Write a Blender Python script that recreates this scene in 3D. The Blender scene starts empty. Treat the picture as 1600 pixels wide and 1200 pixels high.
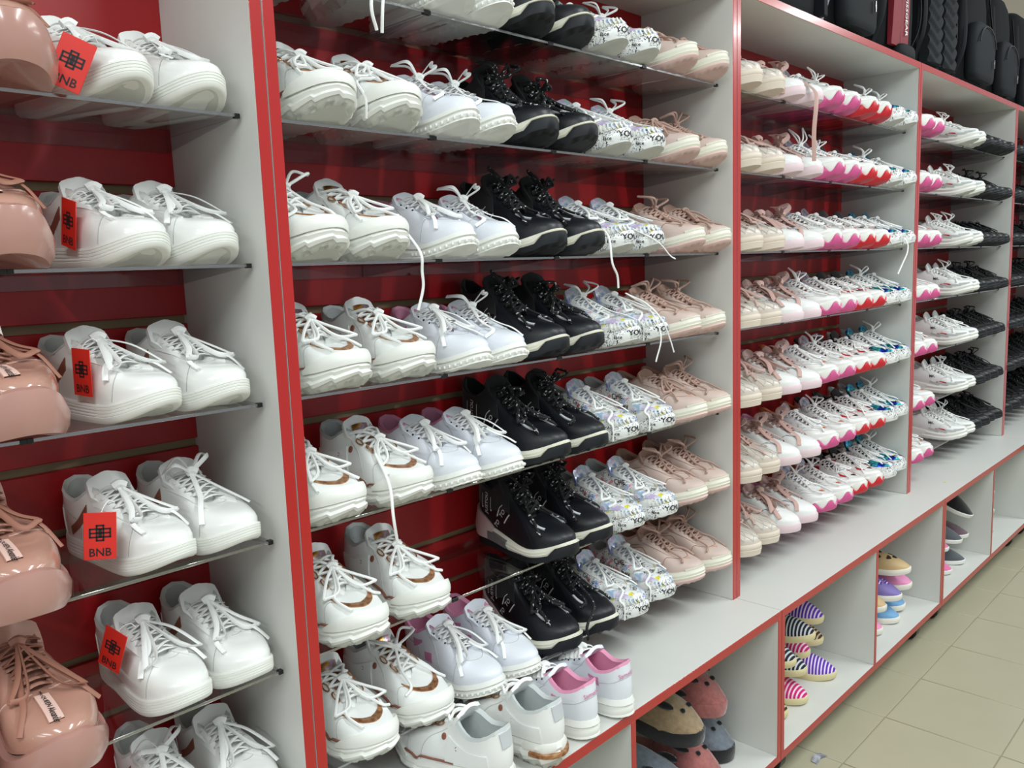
import bpy, math, random
import numpy as np
from mathutils import Matrix, Vector, Euler

# ---------------------------------------------------------------- scale
S = 1.25            # bay width in metres; layout numbers below are in bay widths
ZC = 0.48           # height of the counter above the floor, metres
def w3(x, y, z): return (x * S, y * S, z * S + ZC)

scene = bpy.context.scene
col = scene.collection
RNG = random.Random(7)

# ---------------------------------------------------------------- camera
cam_d = bpy.data.cameras.new('camera'); cam = bpy.data.objects.new('camera', cam_d); col.objects.link(cam)
_y, _p, _r = math.radians(45.9279), math.radians(-7.8908), math.radians(-2.0916)
_f = Vector((math.sin(_y) * math.cos(_p), math.cos(_y) * math.cos(_p), math.sin(_p)))
_rt = Vector((math.cos(_y), -math.sin(_y), 0)); _up = _rt.cross(_f)
_r2 = _rt * math.cos(_r) + _up * math.sin(_r); _u2 = -_rt * math.sin(_r) + _up * math.cos(_r)
M = Matrix((_r2, _u2, -_f)).transposed().to_4x4(); M.translation = Vector(w3(-0.4934, -0.825, 0.6904))
cam.matrix_world = M
cam_d.sensor_width = 36; cam_d.lens = 36 * 1307.95 / 1600; cam_d.clip_start = .02
scene.camera = cam

# ---------------------------------------------------------------- world, lamps, exposure
wd = bpy.data.worlds.new('room_light'); scene.world = wd; wd.use_nodes = True
wd.node_tree.nodes['Background'].inputs[0].default_value = (.90, .97, 1.0, 1)
wd.node_tree.nodes['Background'].inputs[1].default_value = .50
def lamp(x, y, z, sx, sy, e):
    d = bpy.data.lights.new('tube_and_fill_light', 'AREA'); d.shape = 'RECTANGLE'; d.size = sx; d.size_y = sy
    d.energy = e; d.color = (.94, 1.0, .99)
    o = bpy.data.objects.new('tube_and_fill_light', d); col.objects.link(o); o.location = (x, y, z)
for lx in (-4.7, -2.9, -1.1, 0.7, 2.5, 4.3):  # leftmost pair is added fill, brightening the side panels that face left
    lamp(lx, -1.55, 2.75, .13, 1.5, 34)
scene.cycles.transparent_max_bounces = 64; scene.cycles.max_bounces = 14
vs = scene.view_settings
vs.view_transform = 'Standard'; vs.look = 'None'; vs.exposure = 0.0; vs.gamma = 1.0; vs.use_curve_mapping = False

# ---------------------------------------------------------------- materials
def lin(h):
    h = h.lstrip('#'); c = [int(h[i:i + 2], 16) / 255 for i in (0, 2, 4)]
    return tuple(v / 12.92 if v <= .04045 else ((v + .055) / 1.055) ** 2.4 for v in c) + (1,)
MATS = {}
def mat(name, hexc, rough=.5, metal=0., bump=0., bscale=300., coat=0., var=0., vscale=20., sheen=0., spec=.5):
    m = bpy.data.materials.new(name); m.use_nodes = True; nt = m.node_tree; b = nt.nodes['Principled BSDF']
    b.inputs['Base Color'].default_value = lin(hexc); b.inputs['Roughness'].default_value = rough
    b.inputs['Metallic'].default_value = metal; b.inputs['Coat Weight'].default_value = coat
    b.inputs['Coat Roughness'].default_value = .12; b.inputs['Sheen Weight'].default_value = sheen
    b.inputs['Specular IOR Level'].default_value = spec
    tc = None
    if bump or var: tc = nt.nodes.new('ShaderNodeTexCoord')
    if bump:
        n = nt.nodes.new('ShaderNodeTexNoise'); n.inputs['Scale'].default_value = bscale; n.inputs['Detail'].default_value = 3
        bp = nt.nodes.new('ShaderNodeBump'); bp.inputs['Strength'].default_value = bump; bp.inputs['Distance'].default_value = .001
        nt.links.new(tc.outputs['Object'], n.inputs['Vector']); nt.links.new(n.outputs['Fac'], bp.inputs['Height'])
        nt.links.new(bp.outputs['Normal'], b.inputs['Normal'])
    if var:
        n = nt.nodes.new('ShaderNodeTexNoise'); n.inputs['Scale'].default_value = vscale; n.inputs['Detail'].default_value = 4
        hs = nt.nodes.new('ShaderNodeHueSaturation'); hs.inputs['Color'].default_value = lin(hexc)
        mr = nt.nodes.new('ShaderNodeMapRange'); mr.inputs[1].default_value = .3; mr.inputs[2].default_value = .7
        mr.inputs[3].default_value = 1 - var; mr.inputs[4].default_value = 1 + var
        nt.links.new(tc.outputs['Object'], n.inputs['Vector']); nt.links.new(n.outputs['Fac'], mr.inputs[0])
        nt.links.new(mr.outputs[0], hs.inputs['Value']); nt.links.new(hs.outputs['Color'], b.inputs['Base Color'])
    MATS[name] = m
    return m
def ramp_mat(name, stops, scale, rough, metal, distort=0., coat=0.):
    m = mat(name, '#ffffff', rough, metal, coat=coat); nt = m.node_tree; b = nt.nodes['Principled BSDF']
    tc = nt.nodes.new('ShaderNodeTexCoord'); n = nt.nodes.new('ShaderNodeTexNoise')
    n.inputs['Scale'].default_value = scale; n.inputs['Detail'].default_value = 1; n.inputs['Distortion'].default_value = distort
    r = nt.nodes.new('ShaderNodeValToRGB'); els = r.color_ramp.elements
    els[0].position = stops[0][0]; els[0].color = lin(stops[0][1]); els[1].position = stops[-1][0]; els[1].color = lin(stops[-1][1])
    for p, c in stops[1:-1]:
        e = els.new(p); e.color = lin(c)
    nt.links.new(tc.outputs['Object'], n.inputs['Vector']); nt.links.new(n.outputs['Fac'], r.inputs[0]); nt.links.new(r.outputs[0], b.inputs['Base Color'])
    return m
def graffiti_mat(name, tint):
    # printed leather: pen scribbles plus scattered colour spots on white
    m = mat(name, '#eef0ee', .3, coat=.3); nt = m.node_tree; b = nt.nodes['Principled BSDF']; N = nt.nodes; Lk = nt.links
    tc = N.new('ShaderNodeTexCoord')
    def band(scale, lo, hi, det, off):
        mp = N.new('ShaderNodeMapping'); mp.inputs['Location'].default_value = off; Lk.new(tc.outputs['Object'], mp.inputs['Vector'])
        n = N.new('ShaderNodeTexNoise'); n.inputs['Scale'].default_value = scale; n.inputs['Detail'].default_value = det
        n.inputs['Distortion'].default_value = .8
        Lk.new(mp.outputs[0], n.inputs['Vector'])
        a = N.new('ShaderNodeMath'); a.operation = 'SUBTRACT'; a.inputs[1].default_value = (lo + hi) / 2; Lk.new(n.outputs['Fac'], a.inputs[0])
        c = N.new('ShaderNodeMath'); c.operation = 'ABSOLUTE'; Lk.new(a.outputs[0], c.inputs[0])
        d = N.new('ShaderNodeMath'); d.operation = 'LESS_THAN'; d.inputs[1].default_value = (hi - lo) / 2; Lk.new(c.outputs[0], d.inputs[0])
        return d.outputs[0]
    def mul(x, y):
        a = N.new('ShaderNodeMath'); a.operation = 'MULTIPLY'; Lk.new(x, a.inputs[0]); Lk.new(y, a.inputs[1]); return a.outputs[0]
    def mix(f, base, c):
        x = N.new('ShaderNodeMix'); x.data_type = 'RGBA'; Lk.new(f, x.inputs[0])
        if isinstance(base, tuple): x.inputs[6].default_value = base
        else: Lk.new(base, x.inputs[6])
        x.inputs[7].default_value = c; return x.outputs[2]
    c = mix(mul(band(55, .60, .9, 0, (3, 1, 2)), band(14, .52, .9, 0, (3, 6, 2))), lin('#eef0ee'), lin(tint[0]))
    c = mix(mul(band(60, .62, .9, 0, (7, 5, 1)), band(15, .54, .9, 0, (8, 6, 2))), c, lin(tint[1]))
    c = mix(band(40, .68, .9, 0, (1, 9, 4)), c, lin(tint[2]))
    c = mix(mul(band(120, .478, .525, 1.5, (2, 2, 2)), band(40, .53, .9, 0, (4, 4, 4))), c, lin('#15161a'))
    c = mix(mul(band(260, .47, .54, 1, (5, 2, 8)), band(36, .1, .42, 0, (4, 4, 9))), c, lin('#2a2b30'))
    Lk.new(c, b.inputs['Base Color'])
    return m
def stripe_mat(name, dark, light, freq):
    m = mat(name, dark, .85, bump=.3, bscale=500); nt = m.node_tree; b = nt.nodes['Principled BSDF']
    tc = nt.nodes.new('ShaderNodeTexCoord'); wv = nt.nodes.new('ShaderNodeTexWave'); wv.wave_type = 'BANDS'; wv.bands_direction = 'X'
    wv.inputs['Scale'].default_value = freq; wv.inputs['Distortion'].default_value = .35; wv.inputs['Detail Scale'].default_value = 2
    gt = nt.nodes.new('ShaderNodeMath'); gt.operation = 'GREATER_THAN'; gt.inputs[1].default_value = .62
    mx = nt.nodes.new('ShaderNodeMix'); mx.data_type = 'RGBA'; mx.inputs[6].default_value = lin(dark); mx.inputs[7].default_value = lin(light)
    nt.links.new(tc.outputs['Object'], wv.inputs['Vector']); nt.links.new(wv.outputs['Fac'], gt.inputs[0]); nt.links.new(gt.outputs[0], mx.inputs[0])
    nt.links.new(mx.outputs[2], b.inputs['Base Color'])
    return m
def acrylic_mat(name, tint, gloss_rough=.03, base=.0):
    m = bpy.data.materials.new(name); m.use_nodes = True; nt = m.node_tree; nt.nodes.clear()
    out = nt.nodes.new('ShaderNodeOutputMaterial'); t = nt.nodes.new('ShaderNodeBsdfTransparent'); t.inputs[0].default_value = tint
    g = nt.nodes.new('ShaderNodeBsdfGlossy'); g.inputs['Roughness'].default_value = gloss_rough
    # Schlick reflectance of a thin clear sheet, the same from both sides
    ge = nt.nodes.new('ShaderNodeNewGeometry'); dp = nt.nodes.new('ShaderNodeVectorMath'); dp.operation = 'DOT_PRODUCT'
    def mth(op, a, b=None):
        n = nt.nodes.new('ShaderNodeMath'); n.operation = op; n.use_clamp = op != 'POWER'
        for k, v in enumerate((a, b)):
            if v is None: continue
            if isinstance(v, float): n.inputs[k].default_value = v
            else: nt.links.new(v, n.inputs[k])
        return n.outputs[0]
    nt.links.new(ge.outputs['Normal'], dp.inputs[0]); nt.links.new(ge.outputs['Incoming'], dp.inputs[1])
    c = nt.nodes.new('ShaderNodeMath'); c.operation = 'ABSOLUTE'; nt.links.new(dp.outputs['Value'], c.inputs[0])
    fr = mth('POWER', mth('SUBTRACT', 1.0, c.outputs[0]), 5.0); fr = mth('MULTIPLY', fr, .75); fr = mth('ADD', fr, .035 + base)
    mx = nt.nodes.new('ShaderNodeMixShader'); nt.links.new(fr, mx.inputs[0]); nt.links.new(t.outputs[0], mx.inputs[1]); nt.links.new(g.outputs[0], mx.inputs[2])
    nt.links.new(mx.outputs[0], out.inputs[0]); MATS[name] = m
    return m

mat('laminate', '#d3d4cf', .42, bump=.05, bscale=900, var=.015, vscale=6)
mat('red_edge', '#b01c1a', .26, coat=.35)
mat('red_board', '#a5131a', .42, bump=.06, bscale=700)
mat('groove', '#8d7c5f', .7, bump=.2)
mat('tile', '#b0aa92', .32, bump=.03, bscale=60, var=.05, vscale=3)
mat('grout', '#979079', .9)
mat('plaster', '#c9bca6', .9)
mat('black_plastic', '#111214', .35)
acrylic_mat('acrylic', (.875, .875, .885, 1), .02, .0)
acrylic_mat('acrylic_edge', (.55, .56, .58, 1), .15, .35)
mat('white', '#eceeec', .34, bump=.12, bscale=420, coat=.12)
mat('white_gloss', '#eeefec', .24, bump=.04, bscale=300, coat=.4)
mat('cool_white', '#e4e8f0', .38, bump=.12, bscale=420)
mat('white_rubber', '#e9eae4', .5)
mat('grey_rubber', '#c6c8c0', .6, bump=.3, bscale=200)
mat('cream_rubber', '#e4e2d2', .5)
mat('white_lace', '#eff0ee', .85, bump=.6, bscale=900)
mat('grey_lining', '#c3c9c8', .9, bump=.4, bscale=700)
mat('pale_lining', '#d9dcd8', .9, bump=.4, bscale=700)
mat('pink_lining', '#dd96b4', .9, bump=.4, bscale=700)
mat('pink_patch', '#cf86ab', .45)
mat('brown_stripe', '#8b5645', .4)
ramp_mat('rose_gold', [(.3, '#8a5a3c'), (.5, '#b98660'), (.7, '#d8b08a')], 90, .35, .65)
ramp_mat('gold_foil', [(.3, '#7a4a20'), (.45, '#c9974a'), (.55, '#a892b8'), (.68, '#f0dba0')], 55, .2, .8)
mat('seam', '#b9bcb8', .8)
mat('black_knit', '#0c0d10', .8, bump=.5, bscale=900, sheen=.2)
mat('black_leather', '#0f1218', .42, bump=.25, bscale=350)
mat('black_rubber', '#14171c', .6, spec=.35)
ramp_mat('black_lace', [(.30, '#0d0e10'), (.66, '#0e0f11'), (.68, '#c9cacc'), (.75, '#d5d6d8')], 190, .75, 0.)
mat('silver_strip', '#c3c6ca', .35)
mat('print_white', '#e6e6e6', .6)
mat('print_black', '#17171a', .6)
mat('stabiliser', '#cbb4b2', .45)
mat('grey_panel', '#6d6a6a', .5)
graffiti_mat('graffiti', ('#e8d84a', '#e79aa8', '#b8c8e8'))
graffiti_mat('graffiti_soft', ('#e3e6ea', '#dcdee2', '#e6dfe0'))
ramp_mat('hologram', [(.3, '#a79fdc'), (.42, '#bcdcee'), (.5, '#eef0f4'), (.58, '#d6bfe6'), (.7, '#b4e2dd')], 45, .2, .25, .6)
ramp_mat('blue_foil', [(.32, '#0a1c86'), (.46, '#1848c8'), (.52, '#54d8dc'), (.6, '#0b8a8a'), (.7, '#1a2f9c')], 34, .14, .85, .8)
ramp_mat('silver_foil', [(.3, '#8d93a8'), (.5, '#d6dbe3'), (.7, '#a9a4c4')], 40, .25, .6)
mat('blush', '#cfbab0', .5, bump=.15, bscale=400)
mat('blush_lace', '#b7998c', .85, bump=.6, bscale=700)
mat('blush_lining', '#bb9888', .9, bump=.4, bscale=600)
mat('pink_outsole', '#d9bab4', .55)
mat('beige_quilt', '#d2c6ba', .38, coat=.3)
mat('beige_rubber', '#ddd0c0', .55)
mat('ribbon_pink', '#bd998f', .55, sheen=.3, bump=.15, bscale=500)
mat('pale_pink_sole', '#e2ccd1', .5)
mat('hot_pink', '#d0568f', .45)
mat('sole_red', '#c81f2c', .45)
mat('patch_red', '#bd1a2a', .4)
mat('orange_patch', '#b9602f', .5)
mat('nude_gloss', '#b78a79', .16, coat=.6)
mat('nude_rubber', '#b4887d', .22, coat=.35)
mat('nude_dark', '#9b6a58', .6)
mat('label_pink', '#e3c0b4', .6)
mat('tag_red', '#d8281c', .35, coat=.3)
mat('dark_sneaker', '#0d0e10', .6, bump=.3, bscale=300, spec=.3)
mat('dark_leather', '#121416', .38, spec=.4)
mat('steel', '#9b9c9c', .3, 1.0)

# ---------------------------------------------------------------- mesh helpers
def mesh(name, V, F, m, smooth=True, sharp=38):
    me = bpy.data.meshes.new(name); me.from_pydata([tuple(map(float, v)) for v in V], [], [tuple(int(i) for i in f) for f in F])
    me.materials.append(MATS[m] if isinstance(m, str) else m)
    if smooth:
        me.polygons.foreach_set('use_smooth', [True] * len(me.polygons)); me.set_sharp_from_angle(angle=math.radians(sharp))
    me.update(); return me
def obj(name, me, parent=None, loc=None, rot=None, label=None, kind=None):
    o = bpy.data.objects.new(name, me); col.objects.link(o)
    if parent is not None: o.parent = parent
    if loc is not None: o.location = loc
    if rot is not None: o.rotation_euler = rot
    if label: o['label'] = label
    if kind: o['kind'] = kind
    return o
def thing(name, label, cat, loc=(0, 0, 0), rot=(0, 0, 0), group=None, me=None):
    o = obj(name, me, None, loc, rot, label); o['category'] = cat
    if group: o['group'] = group
    return o
class Geo:
    def __init__(s): s.V = []; s.F = []
    def add(s, V, F):
        n = len(s.V); s.V += [tuple(v) for v in V]; s.F += [tuple(i + n for i in f) for f in F]; return s
    def box(s, a, b):
        x0, y0, z0 = a; x1, y1, z1 = b
        return s.add([(x0, y0, z0), (x1, y0, z0), (x1, y1, z0), (x0, y1, z0), (x0, y0, z1), (x1, y0, z1), (x1, y1, z1), (x0, y1, z1)],
                     [(3, 2, 1, 0), (4, 5, 6, 7), (0, 1, 5, 4), (1, 2, 6, 5), (2, 3, 7, 6), (3, 0, 4, 7)])
    def bbox(s, a, b, r=.0015):
        # box with chamfered edges
        (x0, y0, z0), (x1, y1, z1) = a, b
        r = min(r, (x1 - x0) / 2.2, (y1 - y0) / 2.2, (z1 - z0) / 2.2)
        def ring(i, z): return [(x0 + i, y0 + r, z), (x0 + r, y0 + i, z), (x1 - r, y0 + i, z), (x1 - i, y0 + r, z), (x1 - i, y1 - r, z), (x1 - r, y1 - i, z), (x0 + r, y1 - i, z), (x0 + i, y1 - r, z)]
        return s.loft([ring(r, z0), ring(0, z0 + r), ring(0, z1 - r), ring(r, z1)], True, True)
    def loft(s, rings, cap0=False, cap1=False, closed=True):
        n = len(rings[0]); V = [v for r in rings for v in r]; F = []
        for i in range(len(rings) - 1):
            for j in range(n if closed else n - 1):
                k = (j + 1) % n; F.append((i * n + j, i * n + k, (i + 1) * n + k, (i + 1) * n + j))
        if cap0: F.append(tuple(range(n - 1, -1, -1)))
        if cap1: F.append(tuple(range((len(rings) - 1) * n, len(rings) * n)))
        return s.add(V, F)
    def tube(s, pts, r, n=6, flat=1.0):
        P = np.array(pts, float); T = np.gradient(P, axis=0); T /= np.linalg.norm(T, axis=1)[:, None] + 1e-12
        a = np.cross(T[0], (0, 0, 1.)); a = a if np.linalg.norm(a) > .05 else np.cross(T[0], (1., 0, 0)); a /= np.linalg.norm(a)
        rings = []
        for p, t in zip(P, T):
            a = a - t * (a @ t); a /= np.linalg.norm(a) + 1e-12; b = np.cross(t, a)
            rings.append([p + a * math.cos(q) * r + b * math.sin(q) * r * flat for q in np.linspace(0, 2 * math.pi, n, endpoint=False)])
        return s.loft(rings, True, True)
    def mesh(s, name, m, smooth=True, sharp=38): return mesh(name, s.V, s.F, m, smooth, sharp)
def smooth_path(pts, n=5):
    # Catmull-Rom through the points
    P = np.array(pts, float); Q = np.vstack([2 * P[0] - P[1], P, 2 * P[-1] - P[-2]]); out = []
    for i in range(1, len(Q) - 2):
        p0, p1, p2, p3 = Q[i - 1:i + 3]
        for t in np.linspace(0, 1, n, endpoint=False):
            out.append(.5 * (2 * p1 + (p2 - p0) * t + (2 * p0 - 5 * p1 + 4 * p2 - p3) * t * t + (3 * p1 - p0 - 3 * p2 + p3) * t ** 3))
    out.append(P[-1]); return np.array(out)
TXT = {}
def text2d(s):
    if s not in TXT:
        c = bpy.data.curves.new('lettering', 'FONT'); c.body = s; c.align_x = 'CENTER'; c.align_y = 'CENTER'; c.resolution_u = 2; c.offset = .012
        o = bpy.data.objects.new('lettering', c); col.objects.link(o); bpy.context.view_layer.update()
        me = o.evaluated_get(bpy.context.evaluated_depsgraph_get()).to_mesh()
        TXT[s] = (np.array([v.co[:2] for v in me.vertices]), [tuple(p.vertices) for p in me.polygons])
        o.to_mesh_clear(); bpy.data.objects.remove(o); bpy.data.curves.remove(c)
    return TXT[s]
def pchip(x, Y):
    x = np.array(x, float); Y = np.array(Y, float); h = np.diff(x); d = np.diff(Y, axis=0) / h[:, None]
    m = np.zeros_like(Y); m[0] = d[0]; m[-1] = d[-1]
    for i in range(1, len(x) - 1):
        for k in range(Y.shape[1]):
            if d[i - 1, k] * d[i, k] > 0:
                w1 = 2 * h[i] + h[i - 1]; w2 = h[i] + 2 * h[i - 1]; m[i, k] = (w1 + w2) / (w1 / d[i - 1, k] + w2 / d[i, k])
    def f(q):
        q = np.clip(np.asarray(q, float), x[0], x[-1]); i = np.clip(np.searchsorted(x, q, side='right') - 1, 0, len(x) - 2)
        t = ((q - x[i]) / h[i])[..., None]; hh = h[i][..., None]
        return (1 + 2 * t) * (1 - t) ** 2 * Y[i] + t * (1 - t) ** 2 * hh * m[i] + t * t * (3 - 2 * t) * Y[i + 1] + t * t * (t - 1) * hh * m[i + 1]
    return f

# ---------------------------------------------------------------- shoe engine
# local frame: +X towards the toe, +Z up, heel at x = 0. u runs round the outline from the toe tip
# (u = 0) along +Y to the heel (u = .5) and back along -Y; v runs from the sole (0) to the top line (1).
OUT_M = [(1, .004), (.972, .072), (.905, .128), (.79, .166), (.65, .160), (.50, .136), (.35, .119), (.2, .119), (.085, .1), (.022, .058), (0, 0)]
OUT_L = [(1, .004), (.970, -.078), (.89, -.138), (.77, -.180), (.63, -.180), (.48, -.160), (.33, -.136), (.19, -.123), (.08, -.1), (.022, -.058), (0, 0)]
RIM = [(0, .655, 0, .068), (.06, .653, .006, .069), (.11, .625, .012, .073), (.17, .55, .0165, .085), (.235, .46, .020, .098), (.285, .395, .0235, .107),
       (.325, .32, .031, .098), (.375, .23, .033, .087), (.43, .125, .031, .093), (.475, .045, .019, .105), (.5, .02, 0, .108)]
class Last:
    def __init__(s, L=.265, width=1.0, foot=1, rim=RIM, zheel=.036, zmid=.030, zball=.027, ztoe=.030, spring=.014, toebox=.8, rimz=0., bulge=.003, square=0.):
        s.L = L; s.foot = foot; s.spring = spring; s.toebox = toebox; s.bulge = bulge
        m, l = (OUT_M, OUT_L) if foot > 0 else ([(x, -y) for x, y in OUT_L], [(x, -y) for x, y in OUT_M])
        loop = np.array(m + l[-2:0:-1]) * (L, L * width)
        if square: loop[:, 1] *= 1 + square * np.clip((loop[:, 0] / L - .8) / .2, 0, 1)
        n = len(loop); D = []
        for i in range(n):
            p0, p1, p2, p3 = loop[i - 1], loop[i], loop[(i + 1) % n], loop[(i + 2) % n]
            for t in np.linspace(0, 1, 24, endpoint=False):
                D.append(.5 * (2 * p1 + (p2 - p0) * t + (2 * p0 - 5 * p1 + 4 * p2 - p3) * t * t + (3 * p1 - p0 - 3 * p2 + p3) * t ** 3))
        D = np.array(D); h = 24 * (len(m) - 1)
        def par(Q):
            a = np.r_[0, np.cumsum(np.linalg.norm(np.diff(Q, axis=0), axis=1))]; return a / a[-1] * .5
        A, B = D[:h + 1], np.vstack([D[h:], D[:1]])
        s.tu = np.r_[par(A), par(B)[1:] + .5]; s.tx = np.r_[A[:, 0], B[1:, 0]]; s.ty = np.r_[A[:, 1], B[1:, 1]]
        r = np.array(rim, float); r[:, 1] *= L; r[:, 3] += rimz; s.rimf = pchip(r[:, 0], r[:, 1:])
        s.ztopf = pchip([0, .15, .42, .7, .88, 1], np.array([[zheel], [zheel], [zmid], [zball], [zball * .5 + ztoe * .5], [ztoe]]))
    def xy(s, u):
        u = np.mod(u, 1.0); return np.stack([np.interp(u, s.tu, s.tx), np.interp(u, s.tu, s.ty)], -1)
    def nrm(s, u):
        t = s.xy(u + .004) - s.xy(u - .004); n = np.stack([t[..., 1], -t[..., 0]], -1); return n / (np.linalg.norm(n, axis=-1, keepdims=True) + 1e-12)
    def ztop(s, x): return s.ztopf(np.asarray(x) / s.L)[..., 0] + s.zbot(x) * .85
    def zbot(s, x):
        q = np.asarray(x) / s.L; return s.spring * np.clip((q - .70) / .30, 0, 1) ** 1.7 + .004 * np.clip((.12 - q) / .12, 0, 1) ** 1.5
    def rim(s, u):
        u = np.mod(np.asarray(u, float), 1.0); h = np.where(u <= .5, u, 1 - u); sg = np.where(u <= .5, 1., -1.)
        r = s.rimf(h); r[..., 1] *= sg; return r
    def P(s, u, v):
        u = np.asarray(u, float); v = np.asarray(v, float)[..., None]; u, _ = np.broadcast_arrays(u, v[..., 0]); um = np.mod(u, 1.0)
        b2 = s.xy(um); n2 = s.nrm(um); B = np.concatenate([b2, s.ztop(b2[..., 0])[..., None]], -1); R = s.rim(um)
        h = np.where(um <= .5, um, 1 - um); tf = np.clip((.30 - h) / .17, 0, 1)[..., None]; tf = tf * tf * (3 - 2 * tf)
        d = R - B; dz = d[..., 2:3]; k1 = .42 + (s.toebox - .42) * tf; k2 = .28 + .30 * tf; k3 = .30 - .20 * tf
        up = np.zeros_like(B); up[..., 2] = 1; nn = np.concatenate([n2, np.zeros_like(n2[..., :1])], -1)
        P1 = B + up * dz * k1 + nn * s.bulge; P2 = R.copy(); P2[..., :2] -= d[..., :2] * k2; P2[..., 2:3] -= dz * k3
        w = 1 - v
        return B * w ** 3 + 3 * P1 * w * w * v + 3 * P2 * w * v * v + R * v ** 3
    def N(s, u, v):
        e = .004; u = np.asarray(u, float); v = np.clip(np.asarray(v, float), .01, .99)
        a = s.P(u + e, v) - s.P(u - e, v); b = s.P(u, v + e) - s.P(u, v - e); n = np.cross(a, b); return n / (np.linalg.norm(n, axis=-1, keepdims=True) + 1e-12)
    def on(s, u, v, off=0.): return s.P(u, v) + s.N(u, v) * off
    # ---- parts
    def upper(s, m, Nu=56, Nv=9):
        U = np.arange(Nu) / Nu; return Geo().loft([s.P(U, np.full(Nu, v)) for v in np.linspace(0, 1, Nv)]).mesh('upper', m)
    def lining(s, m, Nu=40, puff=.004):
        U = np.arange(Nu) / Nu; R = s.rim(U); c = np.array([s.L * .30, 0, 0]); d = R - c; d[:, 2] = 0
        cin = -np.concatenate([s.nrm(U), np.zeros((Nu, 1))], 1); b = s.xy(U); I = np.concatenate([b + cin[:, :2] * .012, (s.ztop(b[:, 0]) + .004)[:, None]], 1)
        up = np.array([0, 0, 1.])
        # towards the opening's centre line
        ctr = np.stack([np.clip(R[:, 0], .09 * s.L, .6 * s.L), np.zeros(Nu), R[:, 2]], 1); q = ctr - R; q /= np.linalg.norm(q, axis=1)[:, None] + 1e-9
        hh = np.minimum(U, 1 - U); k = np.clip((hh - .255) / .04, 0, 1)[:, None]; k = k * k * (3 - 2 * k); r1 = R + (up * puff * .9 + q * puff * .4) * k - up * .004 * (1 - k); r2 = R + (q * puff * 1.6 + up * puff * .2) * k - up * .010 * (1 - k); r3 = R + q * puff * 1.3 * k - up * (.012 + .008 * (1 - k)); r4 = r3 * .35 + I * .65; r4[:, 2] = I[:, 2] + .012
        return Geo().loft([R - q * .0006, r1, r2, r3, r4, I], False, True).mesh('lining', m)
    def tongue(s, m, tip=.022, wide=1.15, back=.012, lift=.0):
        hs = np.linspace(.05, .285, 8); rows = []
        for i, h in enumerate(hs):
            r = s.rim(np.array([h]))[0]; t = i / 7; rows.append((r[0] + .004 * (1 - t), max(r[1], .010) * wide + .004, r[2] - .004 + lift * t))
        x, w_, z = rows[-1]; rows += [(x - back * .5, w_ * .98, z + tip * .5), (x - back * .95, w_ * .93, z + tip * .92), (x - back * 1.1, w_ * .80, z + tip * 1.08), (x - back * 1.15, w_ * .55, z + tip * 1.13)]
        top, bot = [], []
        for x, w_, z in rows:
            ys = np.linspace(-1, 1, 7)
            top.append([(x, y * w_, z - .006 * y * y) for y in ys]); bot.append([(x - .004, y * w_, z - .005 - .006 * y * y) for y in ys])
        g = Geo(); rings = [t + b[::-1] for t, b in zip(top, bot)]
        return g.loft(rings, True, True).mesh('tongue', m), rows
    def patch(s, name, m, us, v0, v1, off=.0012, nv=5, thick=None):
        us = np.asarray(us, float); n = len(us); v0 = np.broadcast_to(v0, n); v1 = np.broadcast_to(v1, n)
        rows = [s.on(us, v0 + (v1 - v0) * t, off) for t in np.linspace(0, 1, nv)]
        lo, hi = s.on(us, v0, -.0008), s.on(us, v1, -.0008); G = Geo()
        R = [lo] + rows + [hi]; G.loft(R, closed=False)
        for e in (0, n - 1):
            a = [r[e] for r in rows]; b = s.on(np.full(nv, us[e]), v0[e] + (v1[e] - v0[e]) * np.linspace(0, 1, nv), -.0008)
            G.loft([a, b] if e else [b, a], closed=False)
        return G.mesh(name, m)
    def strip(s, G, pts, width, off=.0008):
        q = smooth_path([(u, v, 0) for u, v in pts], 5); C = s.on(q[:, 0], q[:, 1], off); N = s.N(q[:, 0], q[:, 1]); T = np.gradient(C, axis=0); T /= np.linalg.norm(T, axis=1)[:, None] + 1e-12
        b = np.cross(N, T) * width / 2; G.loft([C - b - N * off * 1.6, C - b, C + b, C + b - N * off * 1.6], closed=False); return G
    def disc(s, G, u, v, r, off=.001, n=10, sq=1.0):
        c = s.P(u, v); N = s.N(u, v); T = s.P(u + .004, v) - s.P(u - .004, v); T /= np.linalg.norm(T); b = np.cross(N, T)
        ring = lambda rr, o: [c + N * o + T * math.cos(a) * rr * sq + b * math.sin(a) * rr for a in np.linspace(0, 2 * math.pi, n, endpoint=False)]
        G.loft([ring(r, -.001), ring(r, off), ring(r * .6, off * 1.2)], False, True); return G
    def text(s, G, txt, u0, v0, size, ang=0., off=.0016):
        V, F = text2d(txt); c, sn = math.cos(ang), math.sin(ang); a = V[:, 0] * size; b = V[:, 1] * size; x, y = a * c - b * sn, a * sn + b * c
        su = np.linalg.norm(s.P(u0 + .005, v0) - s.P(u0 - .005, v0)) / .01; sv = np.linalg.norm(s.P(u0, v0 + .01) - s.P(u0, v0 - .01)) / .02
        G.add(s.on(u0 + x / su, np.clip(v0 + y / sv, .01, .995), off), F); return G
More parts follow.
